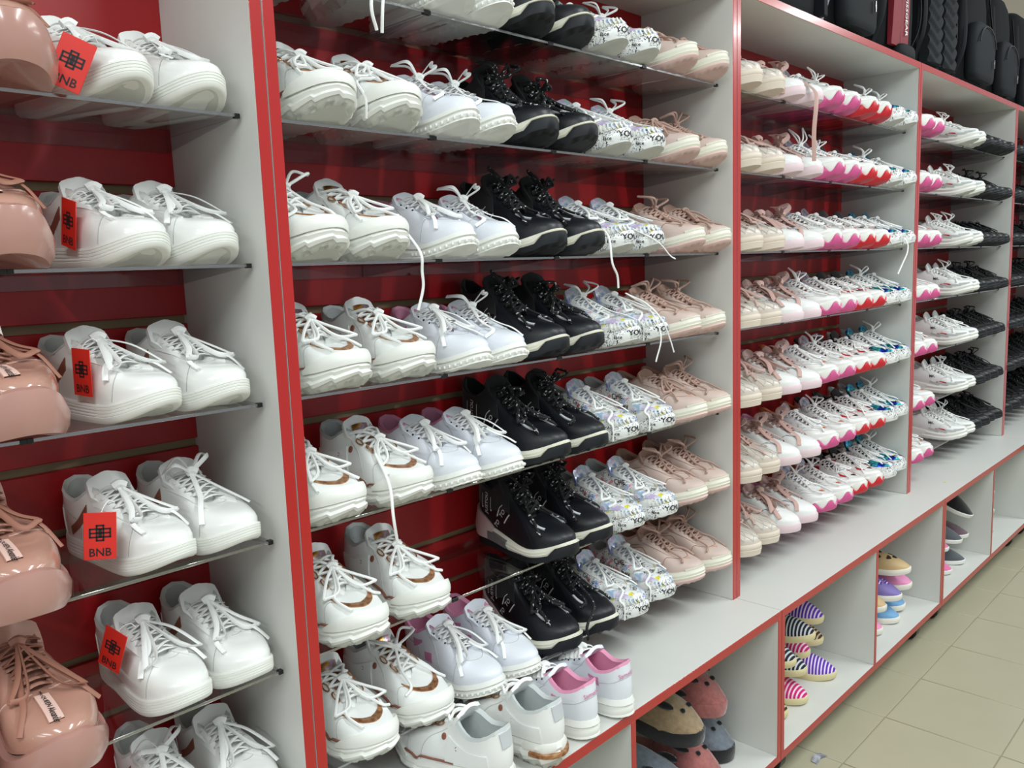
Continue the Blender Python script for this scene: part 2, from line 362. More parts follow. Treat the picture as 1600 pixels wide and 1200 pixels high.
    def sole(s, name, m, f0=0., f1=1., prof=((0, 0), (.5, .003), (1, .001)), Nu=80, cap=True, teeth=0, tooth=.004, inset=.010, f0u=None, f1u=None, out=.0):
        # band of the sole between height fractions f0 and f1 (numbers or functions of u)
        U = np.arange(Nu) / Nu; b = s.xy(U); n = s.nrm(U); zb = s.zbot(b[:, 0]); zt = s.ztop(b[:, 0])
        a0 = f0u(U) if f0u else np.full(Nu, f0); a1 = f1u(U) if f1u else np.full(Nu, f1); rings = []
        def ring(o, fr): return np.concatenate([b + n * np.reshape(o, (-1, 1)) if np.ndim(o) else b + n * o, (zb + (zt - zb) * fr)[:, None]], 1)
        rings.append(ring(-inset, a0))
        for k, (t, o) in enumerate(prof):
            r = ring(o + out, a0 + (a1 - a0) * t)
            if teeth and k == 0:
                sq = (np.sin(U * 2 * math.pi * teeth) > 0) * tooth; r[:, 2] += sq; r[:, :2] -= n * (sq * .5)[:, None]
            rings.append(r)
        rings.append(ring(-inset, a1))
        return Geo().loft(rings, True, cap).mesh(name, m, True, 50)
    # ---- laces
    def laces(s, m, hs, seed, knot=.7, r=.0021, flat=.6, style='bow', ends=None, ve=.93, rise=.004, loose=1.0, more=0):
        rg = random.Random(seed); G = Geo(); E = [(s.on(h, ve, .002), s.on(1 - h, ve, .002)) for h in hs]
        def arc(a, b, lift):
            t = np.linspace(0, 1, 7)[:, None]; p = a * (1 - t) + b * t; p[:, 2] += (np.sin(t[:, 0] * math.pi) * lift); p[:, 0] += np.sin(t[:, 0] * math.pi) * lift * .5; return p
        inn = lambda p: p
        G.tube(arc(E[0][0], E[0][1], rise), r, 6, flat)
        for i in range(len(E) - 1):
            G.tube(arc(E[i][0], E[i + 1][1], rise + .002), r, 6, flat); G.tube(arc(E[i][1], E[i + 1][0], rise + .0045), r, 6, flat)
        i = min(int(knot * (len(E) - 1)), len(E) - 2); f = knot * (len(E) - 1) - i
        K = (E[i][0] + E[i][1]) / 2 * (1 - f) + (E[i + 1][0] + E[i + 1][1]) / 2 * f + np.array([.006, 0, .012])
        for e in E[-1]: G.tube(smooth_path([e, (e + K) / 2 + np.array([0, 0, .006]), K], 5), r, 6, flat)
        if style != 'none':
            G.tube(smooth_path([K + (-.003, -.007, 0), K + (0, 0, .004), K + (.003, .007, 0)], 4), r * 2.1, 6, .9)
            for sd in (1, -1):
                uu = lambda h: h if sd > 0 else 1 - h
                j = lambda q: rg.uniform(-q, q)
                if style == 'up':      # loops standing up
                    a = K + np.array([.0 + j(.012), sd * .020, .022 + j(.006)]); b2 = K + np.array([-.008 + j(.015), sd * (.034 + j(.008)), .036 * loose + j(.01)]); c = K + np.array([.014 + j(.01), sd * (.03 + j(.006)), .020])
                else:                  # loops fallen along the flank
                    h0 = .135 + j(.02); a = s.on(uu(h0 + .02), .86, .012 + abs(j(.006))); b2 = s.on(uu(h0 - .005 + j(.02)), .60 - .06 * loose + j(.06), .009 + abs(j(.004))); c = s.on(uu(h0 - .045), .82, .011)
                G.tube(smooth_path([K, a, b2 + (a - c) * .08, b2 - (a - c) * .08, c, K], 6), r, 6, flat)
                h1 = .10 + j(.025)
                pts = [K, s.on(uu(h1 + .03), .88, .010), s.on(uu(h1 + j(.03)), .58, .006), s.on(uu(h1 + j(.03)), .30 + j(.1), .005)]
                if ends == 'long' and sd < 0: pts += [s.on(uu(h1), .06, .006), np.append(s.xy(uu(h1)) + s.nrm(uu(h1)) * .008, .012)]
                G.tube(smooth_path(pts, 5), r, 6, flat)
        for q in range(more):   # tangled extra loops round the knot
            an = rg.uniform(0, 6.28); d1 = np.array([math.cos(an) * .022, math.sin(an) * .024, .010 + rg.uniform(0, .014)]); d2 = np.array([math.cos(an + .9) * .020, math.sin(an + .9) * .022, .008 + rg.uniform(-.004, .012)])
            G.tube(smooth_path([K, K + d1 * .7, K + d1, K + d2, K + d2 * .5, K], 5), r, 6, flat)
        return G.mesh('laces', m)
    def eyelets(s, m, hs, ve=.90, r=.0032):
        G = Geo()
        for h in hs:
            s.disc(G, h, ve, r, .0012, 8); s.disc(G, 1 - h, ve, r, .0012, 8)
        return G.mesh('eyelets', m)
    def seams(s, lists, m='seam', width=.0009, off=.0006):
        G = Geo()
        for l in lists:
            s.strip(G, l, width, off)
        return G.mesh('stitching', m)
def both(l): return [l, [(1 - u, v) for u, v in l]]
def wave(U, n, ph=0.): return .5 - .5 * np.cos(2 * math.pi * (U * n + ph))
HS5 = np.linspace(.125, .275, 5); HS6 = np.linspace(.12, .28, 6)
arr = np.linspace

# each kind returns {'parts': [(name, mesh, label, [sub-parts])], 'laces': [mesh variants]}
KIND = {}
def kind(f):
    cache = {}
    def g(foot):
        if foot not in cache: cache[foot] = f(foot)
        return cache[foot]
    KIND[f.__name__] = g; return g

@kind
def court_white(foot):
    s = Last(.240, 1.0, foot, zheel=.030, zmid=.027, zball=.025, ztoe=.026, spring=.022, toebox=.86, rimz=-.004)
    tg, _ = s.tongue('white_gloss', .020)
    P = [('sole', s.sole('sole', 'white_rubber', 0, 1, ((.0, -.001), (.12, .0025), (.34, .0036), (.37, .0027), (.40, .0036), (.50, .0036), (.53, .0027), (.56, .0036), (.66, .0036), (.69, .0027), (.72, .0036), (.82, .0036), (.85, .0027), (.88, .0036), (.97, .003), (1, .0008))), None, [
             ('outsole', s.sole('outsole', 'grey_rubber', -.03, .06, ((0, -.008), (1, -.006)), inset=.02), 'ribbed pale grey outsole')]),
         ('upper', s.upper('white_gloss'), None, [('stitching', s.seams(both([(.135, .02), (.115, .45), (.095, .80), (.0, .90)])[:1] + both([(.135, .02), (.115, .45), (.10, .72), (.085, .92)]) + both([(.36, .02), (.35, .4), (.42, .62), (.5, .66)])), None)]),
         ('lining', s.lining('pale_lining', puff=.005), None, []), ('tongue', tg, None, []),
         ('eyestay', s.patch('eyestay', 'white_gloss', arr(.085, .29, 10), .66, .985, .0016), None, []), ('eyestay', s.patch('eyestay', 'white_gloss', arr(.71, .915, 10), .66, .985, .0016), None, []),
         ('eyelets', s.eyelets('seam', HS6, .86), None, []),
         ('side_stripe', s.patch('side_stripe', 'brown_stripe', arr(.315, .40, 7), arr(.50, .06, 7), arr(.76, .26, 7)), 'brown heel stripe', []), ('side_stripe', s.patch('side_stripe', 'brown_stripe', arr(.60, .685, 7), arr(.06, .50, 7), arr(.26, .76, 7)), 'brown heel stripe', []),
         ('heel_counter', s.patch('heel_counter', 'white_gloss', arr(.45, .55, 9), .0, .55, .0018), None, [])]
    return dict(parts=P, laces=[s.laces('white_lace', HS6, sd, k, .0036, .28, st, loose=lo, ve=.86) for sd, k, st, lo in ((1, .85, 'side', .6), (2, .9, 'side', 1.1), (3, .8, 'up', .4))], last=s)

@kind
def chunky_gold(foot):
    rim = [(h, x, y * 1.05, z + .010 * min(1, h * 5)) for h, x, y, z in RIM]
    s = Last(.252, 1.07, foot, rim, zheel=.048, zmid=.040, zball=.031, ztoe=.034, spring=.018, toebox=.9, bulge=.005)
    f = lambda U: .26 + .20 * np.abs(((U * 16) % 1.0))
    tg, _ = s.tongue('white', .022, 1.05)
    G = Geo(); [s.disc(G, u, v, .0058, .0018, 10, .8) for u, v in ((.27, .56), (.73, .56), (.33, .46), (.67, .46))]
    tp = Geo(); ro = _[4:9]; tp.loft([[(x + .002, y * w_ * .55, z + .0012 - .006 * .3 * y * y) for y in arr(-1, 1, 5)] for x, w_, z in ro[::-1]], closed=False)
    rings = Geo(); [rings.tube([s.on(u + math.cos(a) * .020, .86 + math.sin(a) * .07, .003) for a in arr(0, 2 * math.pi, 12)], .0013, 5) for u in (.16, .84, .215, .785)]
    P = [('midsole', s.sole('midsole', 'white_rubber', 0, 1, ((0, .004), (.25, .007), (.45, .0025), (.7, .0055), (1, .001)), f0u=f, Nu=128), None, []),
         ('outsole', s.sole('outsole', 'grey_rubber', 0, .3, ((0, -.006), (.5, -.001), (1, .002)), teeth=22, tooth=.005, f1u=f, Nu=128), 'serrated pale outsole', []),
         ('toe_bumper', s.patch('toe_bumper', 'white_rubber', arr(-.15, .15, 19), .0, .33 - .29 * np.abs(arr(-1, 1, 19)) ** 1.6, .0062), None, []),
         ('upper', s.upper('white'), None, [('stitching', s.seams(both([(.15, .03), (.14, .4), (.10, .6), (.0, .66)])[:2] + both([(.20, .02), (.22, .5), (.27, .75)])), None)]),
         ('lining', s.lining('grey_lining', puff=.006), None, []), ('tongue', tg, None, [('tongue_badge', tp.mesh('tongue_badge', 'gold_foil'), 'shiny gold foil badge')]),
         ('toe_band', s.patch('toe_band', 'rose_gold', arr(-.125, .125, 21), .53 + .07 * np.abs(arr(-1, 1, 21)) ** 2, .665 - .055 * np.abs(arr(-1, 1, 21)) ** 2, .0018), 'rose gold glitter band', []),
         ('sole_piping', s.seams(both([(.085, .13), (.12, .075), (.165, .06), (.185, .025), (.205, .07), (.26, .07), (.32, .06)]), 'brown_stripe', .0024, .0034), None, []),
         ('eyelets', G.mesh('eyelets', 'brown_stripe'), None, []), ('lace_rings', rings.mesh('lace_rings', 'rose_gold'), 'rose gold lace rings', []),
         ('side_panel', s.patch('side_panel', 'white', arr(.29, .44, 9), .04, arr(.62, .50, 9), .0022), None, []), ('side_panel', s.patch('side_panel', 'white', arr(.56, .71, 9), .04, arr(.50, .62, 9), .0022), None, []),
         ('heel_bar', s.patch('heel_bar', 'silver_strip', arr(.485, .515, 4), .55, .97, .0025), 'grey reflective heel pull', [])]
    ht = Geo()
    U = arr(.40, .60, 13); b = s.xy(U); n = s.nrm(U); zt = s.ztop(b[:, 0]); mk = lambda o, z: np.concatenate([b + n * o, z[:, None]], 1)
    ht.loft([mk(.003, zt * .50), mk(.0085, zt * .52), mk(.0085, zt * .66), mk(.003, zt * .68)], closed=False)
    P[0][3].append(('heel_stripe', ht.mesh('heel_stripe', 'rose_gold'), 'rose gold stripe across the heel'))
    return dict(parts=P, laces=[s.laces('white_lace', HS5, sd, k, .0026, .9, st, e, .93, .004, lo) for sd, k, st, e, lo in ((11, .35, 'side', 'long', 1.6), (12, .45, 'side', None, 1.2), (13, .3, 'side', None, 2.0), (14, .6, 'up', None, .7))], last=s)

@kind
def runner_pink_lining(foot):
    s = Last(.246, .95, foot, zheel=.038, zmid=.032, zball=.026, ztoe=.030, spring=.020, toebox=.78)
    tg, _ = s.tongue('cool_white', .016)
    Gm = Geo(); s.text(Gm, 'Samedusa', .5, .70, .0125)
    bl = Geo(); c = (s.on(.135, .93, .005) + s.on(.865, .93, .005)) / 2; bl.bbox((c[0] - .005, -.013, c[2] + .006), (c[0] + .006, .013, c[2] + .009), .001)
    bd = Geo()
    for u in np.r_[arr(-.20, .20, 23)]:
        b = s.xy(u); n = s.nrm(u); c = np.array([*(b + n * .0055), s.zbot(b[0]) + .010]); bd.loft([[c + (.0032 * math.cos(a) * q * .8, .0032 * math.sin(a) * q * .8, dz) for a in arr(0, 2 * math.pi, 6, endpoint=False)] for q, dz in ((.4, -.003), (1, -.001), (1, .001), (.4, .003))], True, True)
    P = [('tread_studs', bd.mesh('tread_studs', 'white_rubber'), None, []), ('midsole', s.sole('midsole', 'white_rubber', .22, 1, ((0, .003), (.3, .005), (.55, .001), (.65, .005), (1, .001))), None, []),
         ('outsole', s.sole('outsole', 'white_rubber', 0, .22, ((0, -.001), (.6, .005), (1, .004)), teeth=30, tooth=.005), None, []),
         ('upper', s.upper('cool_white'), None, [('stitching', s.seams(both([(.17, .03), (.14, .5), (.10, .7), (.0, .74)]) + both([(.24, .05), (.26, .45), (.30, .75)]) + both([(.36, .05), (.37, .5), (.45, .58), (.5, .6)])), None)]),
         ('lining', s.lining('pink_lining', puff=.006), 'soft pink lining', []), ('tongue', tg, None, []),
         ('heel_patch', s.patch('heel_patch', 'pink_patch', arr(.335, .385, 5), arr(.62, .42, 5), arr(.70, .80, 5)), 'pink side patch', []), ('heel_patch', s.patch('heel_patch', 'pink_patch', arr(.615, .665, 5), arr(.42, .62, 5), arr(.80, .70, 5)), 'pink side patch', []),
         ('side_patch', s.patch('side_patch', 'pink_patch', arr(.285, .325, 4), .12, .34), 'pink side patch', []), ('side_patch', s.patch('side_patch', 'pink_patch', arr(.675, .715, 4), .12, .34), 'pink side patch', []),
         ('eyelets', s.eyelets('print_black', HS5[2:], .84, .0018), None, []), ('lace_badge', bl.mesh('lace_badge', 'steel'), 'small metal lace badge', []),
         ('heel_lettering', Gm.mesh('heel_lettering', 'pink_patch', False), 'pink lettering reading Samedusa', [])]
    return dict(parts=P, laces=[s.laces('white_lace', HS6, sd, k, .0034, .3, st, e, .9, .005, lo) for sd, k, st, e, lo in ((21, .75, 'side', None, 1.0), (22, .85, 'side', None, 1.4), (23, .8, 'up', None, .6))], last=s)

@kind
def sock_black(foot):
    rim = [(0, .60, 0, .078), (.06, .60, .006, .079), (.11, .575, .013, .084), (.17, .51, .018, .100), (.235, .43, .022, .124), (.285, .375, .025, .146),
           (.325, .32, .030, .140), (.375, .22, .031, .124), (.43, .115, .029, .132), (.475, .03, .017, .150), (.5, -.01, 0, .155)]
    s = Last(.254, 1.04, foot, rim, zheel=.050, zmid=.040, zball=.030, ztoe=.036, spring=.018, toebox=.72)
    def f(U):
        h = np.minimum(U, 1 - U); return .50 + .34 * np.clip((.085 - h) / .02, 0, 1) - .12 * np.clip((h - .2) / .06, 0, 1)
    tg, _ = s.tongue('black_knit', .022, 1.2)
    st = Geo(); s.strip(st, [(-.075, .50), (-.10, .56), (-.125, .70)], .0045, .0022); s.strip(st, [(.075, .50), (.10, .56), (.125, .70)], .0045, .0022)
    tx = Geo()
    for sd in (0, 1):
        u = .60 if sd else .40
        s.text(tx, 'JUSTOU', u + .005, .58, .012, math.pi / 2); s.strip(tx, [(u - .022, .38), (u - .022, .58), (u - .022, .78)], .0011, .0016); s.strip(tx, [(u + .030, .38), (u + .030, .58), (u + .030, .78)], .0011, .0016)
        u = .70 if sd else .30
        s.text(tx, 'TO', u, .36, .014, math.radians(50)); s.strip(tx, [(u - .035, .28), (u - .02, .45), (u + .0, .53)], .0016, .0016); s.strip(tx, [(u + .008, .2), (u + .025, .3), (u + .045, .42)], .0016, .0016)
        u = .665 if sd else .335
        s.text(tx, 'TO', u, .13, .014, math.radians(50))
    hs = Geo(); n = 17; U = arr(.355, .645, n); b = s.xy(U); nn = s.nrm(U); zt = s.ztop(b[:, 0]); tail = 1 - np.abs(arr(-1, 1, n)) ** 2
    mk = lambda o, z: np.concatenate([b + nn * np.reshape(o, (-1, 1)), np.reshape(z, (-1, 1))], 1)
    hs.loft([mk(np.full(n, .001), zt * .38), mk(.007 + .004 * tail, zt * .44), mk(.008 + .005 * tail, zt * .8), mk(.003 + .004 * tail, zt + .030 * tail), mk(np.full(n, -.001), zt + .028 * tail)], closed=False)
    gp = Geo()
    for U2 in (arr(.62, .73, 7), arr(.27, .38, 7)):
        b2 = s.xy(U2); n2 = s.nrm(U2); z2 = s.ztop(b2[:, 0]); k = lambda o, z: np.concatenate([b2 + n2 * o, np.reshape(z, (-1, 1))], 1)
        gp.loft([k(.002, z2 * .42), k(.0095, z2 * .45), k(.0095, z2 * .82), k(.002, z2 * .86)], closed=False)
    P = [('midsole', s.sole('midsole', 'cream_rubber', 0, 1, ((0, .004), (.3, .0065), (.36, .005), (.62, .0055), (.68, .0042), (1, .002)), f0u=f), 'white sculpted midsole', [('side_insert', gp.mesh('side_insert', 'grey_panel'), 'grey side insert')]),
         ('outsole', s.sole('outsole', 'black_rubber', 0, .5, ((0, -.002), (.3, .006), (.9, .006), (1, .0045)), teeth=24, tooth=.004, f1u=f), None, []),
         ('upper', s.upper('black_leather'), None, [('stitching', s.seams(both([(.14, .04), (.17, .4), (.20, .7), (.22, .95)]), 'black_rubber', .0012), None)]),
         ('sock_collar', s.patch('sock_collar', 'black_knit', arr(.255, .745, 30), .42, .99, .0015), None, []),
         ('lining', s.lining('black_knit', puff=.004), None, []), ('tongue', tg, None, []), ('toe_bar', st.mesh('toe_bar', 'silver_strip'), 'silver reflective toe bars', []),
         ('lettering', tx.mesh('lettering', 'print_white', False), 'white printed lettering', []), ('heel_stabiliser', hs.mesh('heel_stabiliser', 'stabiliser'), 'dusty pink heel stabiliser', [])]
    def fuzz(sd):
        return s.laces('black_lace', HS6, sd, .55 + .2 * (sd % 2), .0034, .8, 'up' if sd % 2 else 'side', None, .93, .009, .7, more=3)
    return dict(parts=P, laces=[fuzz(31), fuzz(32), fuzz(33)], last=s)

WORDS = ['YOU', 'TOUR', 'CHE', 'MY', 'for', 'Love', 'OUR', 'ONLY', 'hey', 'NY']
def graffiti_words(s, seed, spots, size=.014):
    rg = random.Random(seed); G = Geo()
    for u, v in spots: s.text(G, rg.choice(WORDS), u, v, size * rg.uniform(.7, 1.25), rg.uniform(-.5, .6))
    return G.mesh('lettering', 'print_black', False)

@kind
def graffiti_white(foot):
    s = Last(.248, 1.01, foot, zheel=.042, zmid=.036, zball=.030, ztoe=.034, spring=.018, toebox=.80, bulge=.005)
    tg, _ = s.tongue('hologram', .024)
    so = Geo(); rg = random.Random(5)
    def solemark(u, word, sz):
        V, F = text2d(word); b = s.xy(u); L_ = np.linalg.norm(s.xy(u + .005) - s.xy(u - .005)) / .01; U = u + V[:, 0] * sz / L_; p = s.xy(U) + s.nrm(U) * .0075
        so.add(np.concatenate([p, (.018 + s.zbot(b[0]) + V[:, 1] * sz)[:, None]], 1), F)
    for u, wd, sz in ((-.012, 'YOU', .016), (.075, 'for', .012), (.845, 'OUR', .015), (.925, 'face', .010), (.76, 'TOUR', .014), (.68, 'hey', .012), (.60, 'Love', .012), (.16, 'face', .012)): solemark(u, wd, sz)
    rb = Geo()
    for k in range(7): s.strip(rb, [(.905 + k * .014, .03), (.900 + k * .014, .16), (.905 + k * .014, .27)], .0032, .0026)
    P = [('midsole', s.sole('midsole', 'graffiti_soft', .12, 1, ((0, .003), (.35, .0065), (.7, .0065), (1, .002))), 'white sole printed with black writing', [('sole_lettering', so.mesh('sole_lettering', 'print_black', False), 'black printed words')]),
         ('outsole', s.sole('outsole', 'grey_rubber', 0, .12, ((0, -.002), (1, .003)), teeth=28, tooth=.003), None, []),
         ('upper', s.upper('graffiti'), 'white leather printed with scribbles', [('stitching', s.seams(both([(.17, .03), (.15, .5), (.11, .7), (.0, .74)]) + both([(.30, .05), (.33, .5), (.4, .62), (.5, .66)])), None)]),
         ('lining', s.lining('grey_lining', puff=.006), None, []), ('tongue', tg, None, []),
         ('holographic_panel', s.patch('holographic_panel', 'hologram', arr(.84, .955, 9), .22 + .06 * np.sin(arr(0, 3.1, 9)), .34 + .26 * np.sin(arr(0, 3.1, 9)), .0016), 'iridescent foil panel', []),
         ('holographic_panel', s.patch('holographic_panel', 'hologram', arr(.045, .16, 9), .22 + .06 * np.sin(arr(0, 3.1, 9)), .34 + .26 * np.sin(arr(0, 3.1, 9)), .0016), 'iridescent foil panel', []),
         ('eyestay', s.patch('eyestay', 'white', arr(.09, .285, 10), .76, .985, .0018), None, []), ('eyestay', s.patch('eyestay', 'white', arr(.715, .91, 10), .76, .985, .0018), None, []),
         ('toe_ribs', rb.mesh('toe_ribs', 'white_rubber'), None, []),
         ('lettering', graffiti_words(s, 3 + foot, ((.70, .32), (.76, .58), (.66, .5), (.03, .55), (.97, .72), (.80, .30), (.30, .4), (.24, .55), (.60, .35)), .016), 'black handwritten words', [])]
    return dict(parts=P, laces=[s.laces('white_lace', HS6, sd, k, .0027, .5, st, e, .9, .005, lo) for sd, k, st, e, lo in ((41, .8, 'side', 'long', 1.2), (42, .9, 'up', None, .7), (43, .85, 'side', None, 1.5))], last=s)

@kind
def blush_chunky(foot):
    s = Last(.250, 1.02, foot, zheel=.046, zmid=.040, zball=.034, ztoe=.038, spring=.018, toebox=.74, bulge=.004)
    tg, _ = s.tongue('blush_lining', .018)
    f = lambda U: np.full_like(U, .44)
    P = [('midsole', s.sole('midsole', 'cream_rubber', .42, 1, ((0, .004), (.25, .0065), (.32, .005), (.6, .006), (.66, .0045), (1, .002))), 'cream layered midsole', []),
         ('outsole', s.sole('outsole', 'pink_outsole', 0, .42, ((0, -.003), (.4, .004), (.8, .0065), (1, .004)), teeth=34, tooth=.005), 'pale pink ridged outsole', []),
         ('toe_cap', s.patch('toe_cap', 'cream_rubber', arr(-.075, .075, 11), .0, .085, .003), None, []),
         ('upper', s.upper('blush'), None, [('stitching', s.seams(both([(.18, .04), (.15, .45), (.11, .62), (.0, .68)]) + both([(.25, .30), (.28, .5), (.34, .52)]) + both([(.30, .62), (.35, .66), (.41, .6)]) + both([(.33, .05), (.36, .35), (.44, .42), (.5, .42)]), 'nude_dark', .0011), None)]),
         ('eyestay', s.patch('eyestay', 'blush', arr(.09, .285, 10), .70, .985, .002), None, []), ('eyestay', s.patch('eyestay', 'blush', arr(.715, .91, 10), .70, .985, .002), None, []),
         ('lining', s.lining('blush_lining', puff=.007), None, []), ('tongue', tg, None, []), ('eyelets', s.eyelets('nude_dark', HS5, .86, .0024), None, [])]
    return dict(parts=P, laces=[s.laces('blush_lace', HS6, sd, k, .0027, .9, st, None, .9, .006, lo) for sd, k, st, lo in ((51, .7, 'up', .8), (52, .6, 'side', 1.0), (53, .8, 'up', .6), (54, .5, 'side', .7))], last=s)

@kind
def beige_quilted(foot):
    s = Last(.246, 1.02, foot, zheel=.034, zmid=.032, zball=.031, ztoe=.032, spring=.010, toebox=.82)
    tg, _ = s.tongue('beige_quilt', .016); q = Geo()
    for k in range(9):
        a = -.17 + k * .045
        s.strip(q, [(a, .12), (a + .03, .45), (a + .05, .78)], .0014, .0007); s.strip(q, [(a + .05, .12), (a + .02, .45), (a, .78)], .0014, .0007)
    P = [('sole', s.sole('sole', 'beige_rubber', 0, 1, ((0, .002), (.5, .005), (.55, .0035), (.6, .005), (.95, .004), (1, .002))), None, []),
         ('upper', s.upper('beige_quilt'), None, [('quilting', q.mesh('quilting', 'seam'), None)]), ('lining', s.lining('blush_lining', puff=.005), None, []), ('tongue', tg, None, []), ('eyelets', s.eyelets('rose_gold', HS5, .88), None, [])]
    return dict(parts=P, laces=[s.laces('ribbon_pink', HS6, sd, .8, .0032, .3, st, None, .9, .005, lo) for sd, st, lo in ((61, 'side', 1.0), (62, 'up', .9), (63, 'side', 1.4))], last=s)

@kind
def ribbon_white(foot):
    s = Last(.248, .99, foot, zheel=.030, zmid=.027, zball=.024, ztoe=.024, spring=.010, toebox=.62, rimz=-.004)
    tg, _ = s.tongue('ribbon_pink', .020)
    P = [('sole', s.sole('sole', 'pale_pink_sole', 0, 1, ((0, .002), (.3, .004), (.8, .004), (1, .001))), 'pale pink platform sole', []),
         ('upper', s.upper('white'), None, [('stitching', s.seams(both([(.20, .30), (.16, .55), (.10, .68), (.06, .78)]) + both([(.22, .25), (.17, .50), (.11, .62), (.05, .72)]), 'silver_foil', .0012), None)]),
         ('lining', s.lining('pink_lining', puff=.005), None, []), ('tongue', tg, None, []), ('eyelets', s.eyelets('seam', HS5, .88, .0024), None, [])]
    return dict(parts=P, laces=[s.laces('ribbon_pink', HS5, sd, .75, .0068, .16, st, e, .9, .005, lo) for sd, st, e, lo in ((71, 'side', None, 1.6), (72, 'up', None, .8), (73, 'side', 'long', 2.0))], last=s)

def wave_sole(s, m_top, m_bot, nw, amp, base, ph=.1):
    def f(U):
        h = np.minimum(U, 1 - U); return base + amp * wave(h, nw, ph) * (1 - .25 * np.clip((h - .2) / .3, 0, 1))
    return [('midsole', s.sole('midsole', m_top, 0, 1, ((0, .004), (.4, .006), (1, .001)), f0u=f, Nu=120), None, []),
            ('outsole', s.sole('outsole', m_bot, 0, .5, ((0, .0), (.3, .006), (.8, .0085), (1, .005)), f1u=f, Nu=120), 'bright wavy outsole', [])]

@kind
def pink_wave(foot):
    s = Last(.248, 1.01, foot, zheel=.048, zmid=.042, zball=.036, ztoe=.042, spring=.014, toebox=.80, bulge=.005)
    tg, _ = s.tongue('silver_foil', .026, 1.15)
    P = wave_sole(s, 'white_rubber', 'hot_pink', 13, .50, .34) + [
         ('upper', s.upper('white_gloss'), None, [('stitching', s.seams(both([(.2, .05), (.15, .35), (.0, .42)]) + both([(.2, .2), (.14, .52), (.0, .58)])), None)]),
         ('printed_panel', s.patch('printed_panel', 'graffiti_soft', arr(.10, .33, 12), arr(.56, .16, 12), arr(.70, .44, 12), .002), 'printed scribble panel', []), ('printed_panel', s.patch('printed_panel', 'graffiti_soft', arr(.67, .90, 12), arr(.16, .56, 12), arr(.44, .70, 12), .002), 'printed scribble panel', []),
         ('lining', s.lining('orange_patch', puff=.005), 'tan lining', []), ('tongue', tg, None, []), ('eyelets', s.eyelets('seam', HS5, .86), None, [])]
    return dict(parts=P, laces=[s.laces('white_lace', HS6, sd, .75, .0026, .8, st, None, .9, .005, lo) for sd, st, lo in ((81, 'up', 1.2), (82, 'side', 1.0), (83, 'up', .8))], last=s)

@kind
def red_wave(foot):
    s = Last(.248, 1.01, foot, zheel=.048, zmid=.042, zball=.036, ztoe=.042, spring=.014, toebox=.74, bulge=.005)
    tg, _ = s.tongue('black_knit', .024); G = Geo(); bk = Geo()
    for h in HS5:
        for u in (h, 1 - h): s.disc(G, u, .80, .0082, .0022, 12); s.disc(bk, u, .80, .0036, .0032, 8)
    P = wave_sole(s, 'white_rubber', 'sole_red', 15, .46, .34) + [
         ('upper', s.upper('white_gloss'), None, [('stitching', s.seams(both([(.2, .05), (.15, .35), (.0, .42)])), None)]),
         ('toe_patch', s.patch('toe_patch', 'patch_red', arr(.865, .925, 6), arr(.42, .50, 6), arr(.62, .53, 6)), 'red flash', []), ('toe_patch', s.patch('toe_patch', 'patch_red', arr(.075, .135, 6), arr(.50, .42, 6), arr(.53, .62, 6)), 'red flash', []),
         ('side_patch', s.patch('side_patch', 'patch_red', arr(.66, .73, 6), .34, .62), 'red side patch', []), ('side_patch', s.patch('side_patch', 'patch_red', arr(.27, .34, 6), .34, .62), 'red side patch', []),
         ('eyelet_tabs', G.mesh('eyelet_tabs', 'white_rubber'), None, []), ('eyelets', bk.mesh('eyelets', 'print_black'), None, []),
         ('heel_patch', s.patch('heel_patch', 'patch_red', arr(.46, .54, 6), .4, .85), 'red heel patch', []),
         ('lining', s.lining('black_knit', puff=.006), 'black lining', []), ('tongue', tg, None, [])]
    return dict(parts=P, laces=[s.laces('white_lace', HS5, sd, .75, .0024, .8, st, None, .80, .006, lo) for sd, st, lo in ((91, 'side', .8), (92, 'side', 1.1))], last=s)

@kind
def graffiti_blue(foot):
    s = Last(.248, 1.01, foot, zheel=.042, zmid=.036, zball=.030, ztoe=.034, spring=.016, toebox=.80, bulge=.005)
    tg, _ = s.tongue('blue_foil', .024)
    P = [('midsole', s.sole('midsole', 'graffiti_soft', .12, 1, ((0, .003), (.35, .0065), (.7, .0065), (1, .002))), None, []), ('outsole', s.sole('outsole', 'grey_rubber', 0, .12, ((0, -.002), (1, .003)), teeth=28, tooth=.003), None, []),
         ('upper', s.upper('graffiti_soft'), 'white leather printed with scribbles', [('stitching', s.seams(both([(.17, .03), (.15, .5), (.11, .7), (.0, .74)])), None)]),
         ('foil_panel', s.patch('foil_panel', 'blue_foil', arr(.82, .965, 10), .20 + .03 * np.sin(arr(0, 3.1, 10)), .30 + .34 * np.sin(arr(0, 3.1, 10)), .0018), 'shiny blue foil panel', []), ('foil_panel', s.patch('foil_panel', 'blue_foil', arr(.035, .18, 10), .20 + .03 * np.sin(arr(0, 3.1, 10)), .30 + .34 * np.sin(arr(0, 3.1, 10)), .0018), 'shiny blue foil panel', []),
         ('lining', s.lining('grey_lining', puff=.006), None, []), ('tongue', tg, None, []), ('eyestay', s.patch('eyestay', 'white', arr(.09, .285, 10), .76, .985, .0018), None, []), ('eyestay', s.patch('eyestay', 'white', arr(.715, .91, 10), .76, .985, .0018), None, []),
         ('lettering', graffiti_words(s, 9 + foot, ((.70, .35), (.03, .4), (.97, .5), (.30, .4)), .015), None, [])]
    return dict(parts=P, laces=[s.laces('white_lace', HS6, sd, k, .0027, .7, st, None, .9, .005, lo) for sd, k, st, lo in ((101, .8, 'up', .8), (102, .7, 'side', 1.3))], last=s)

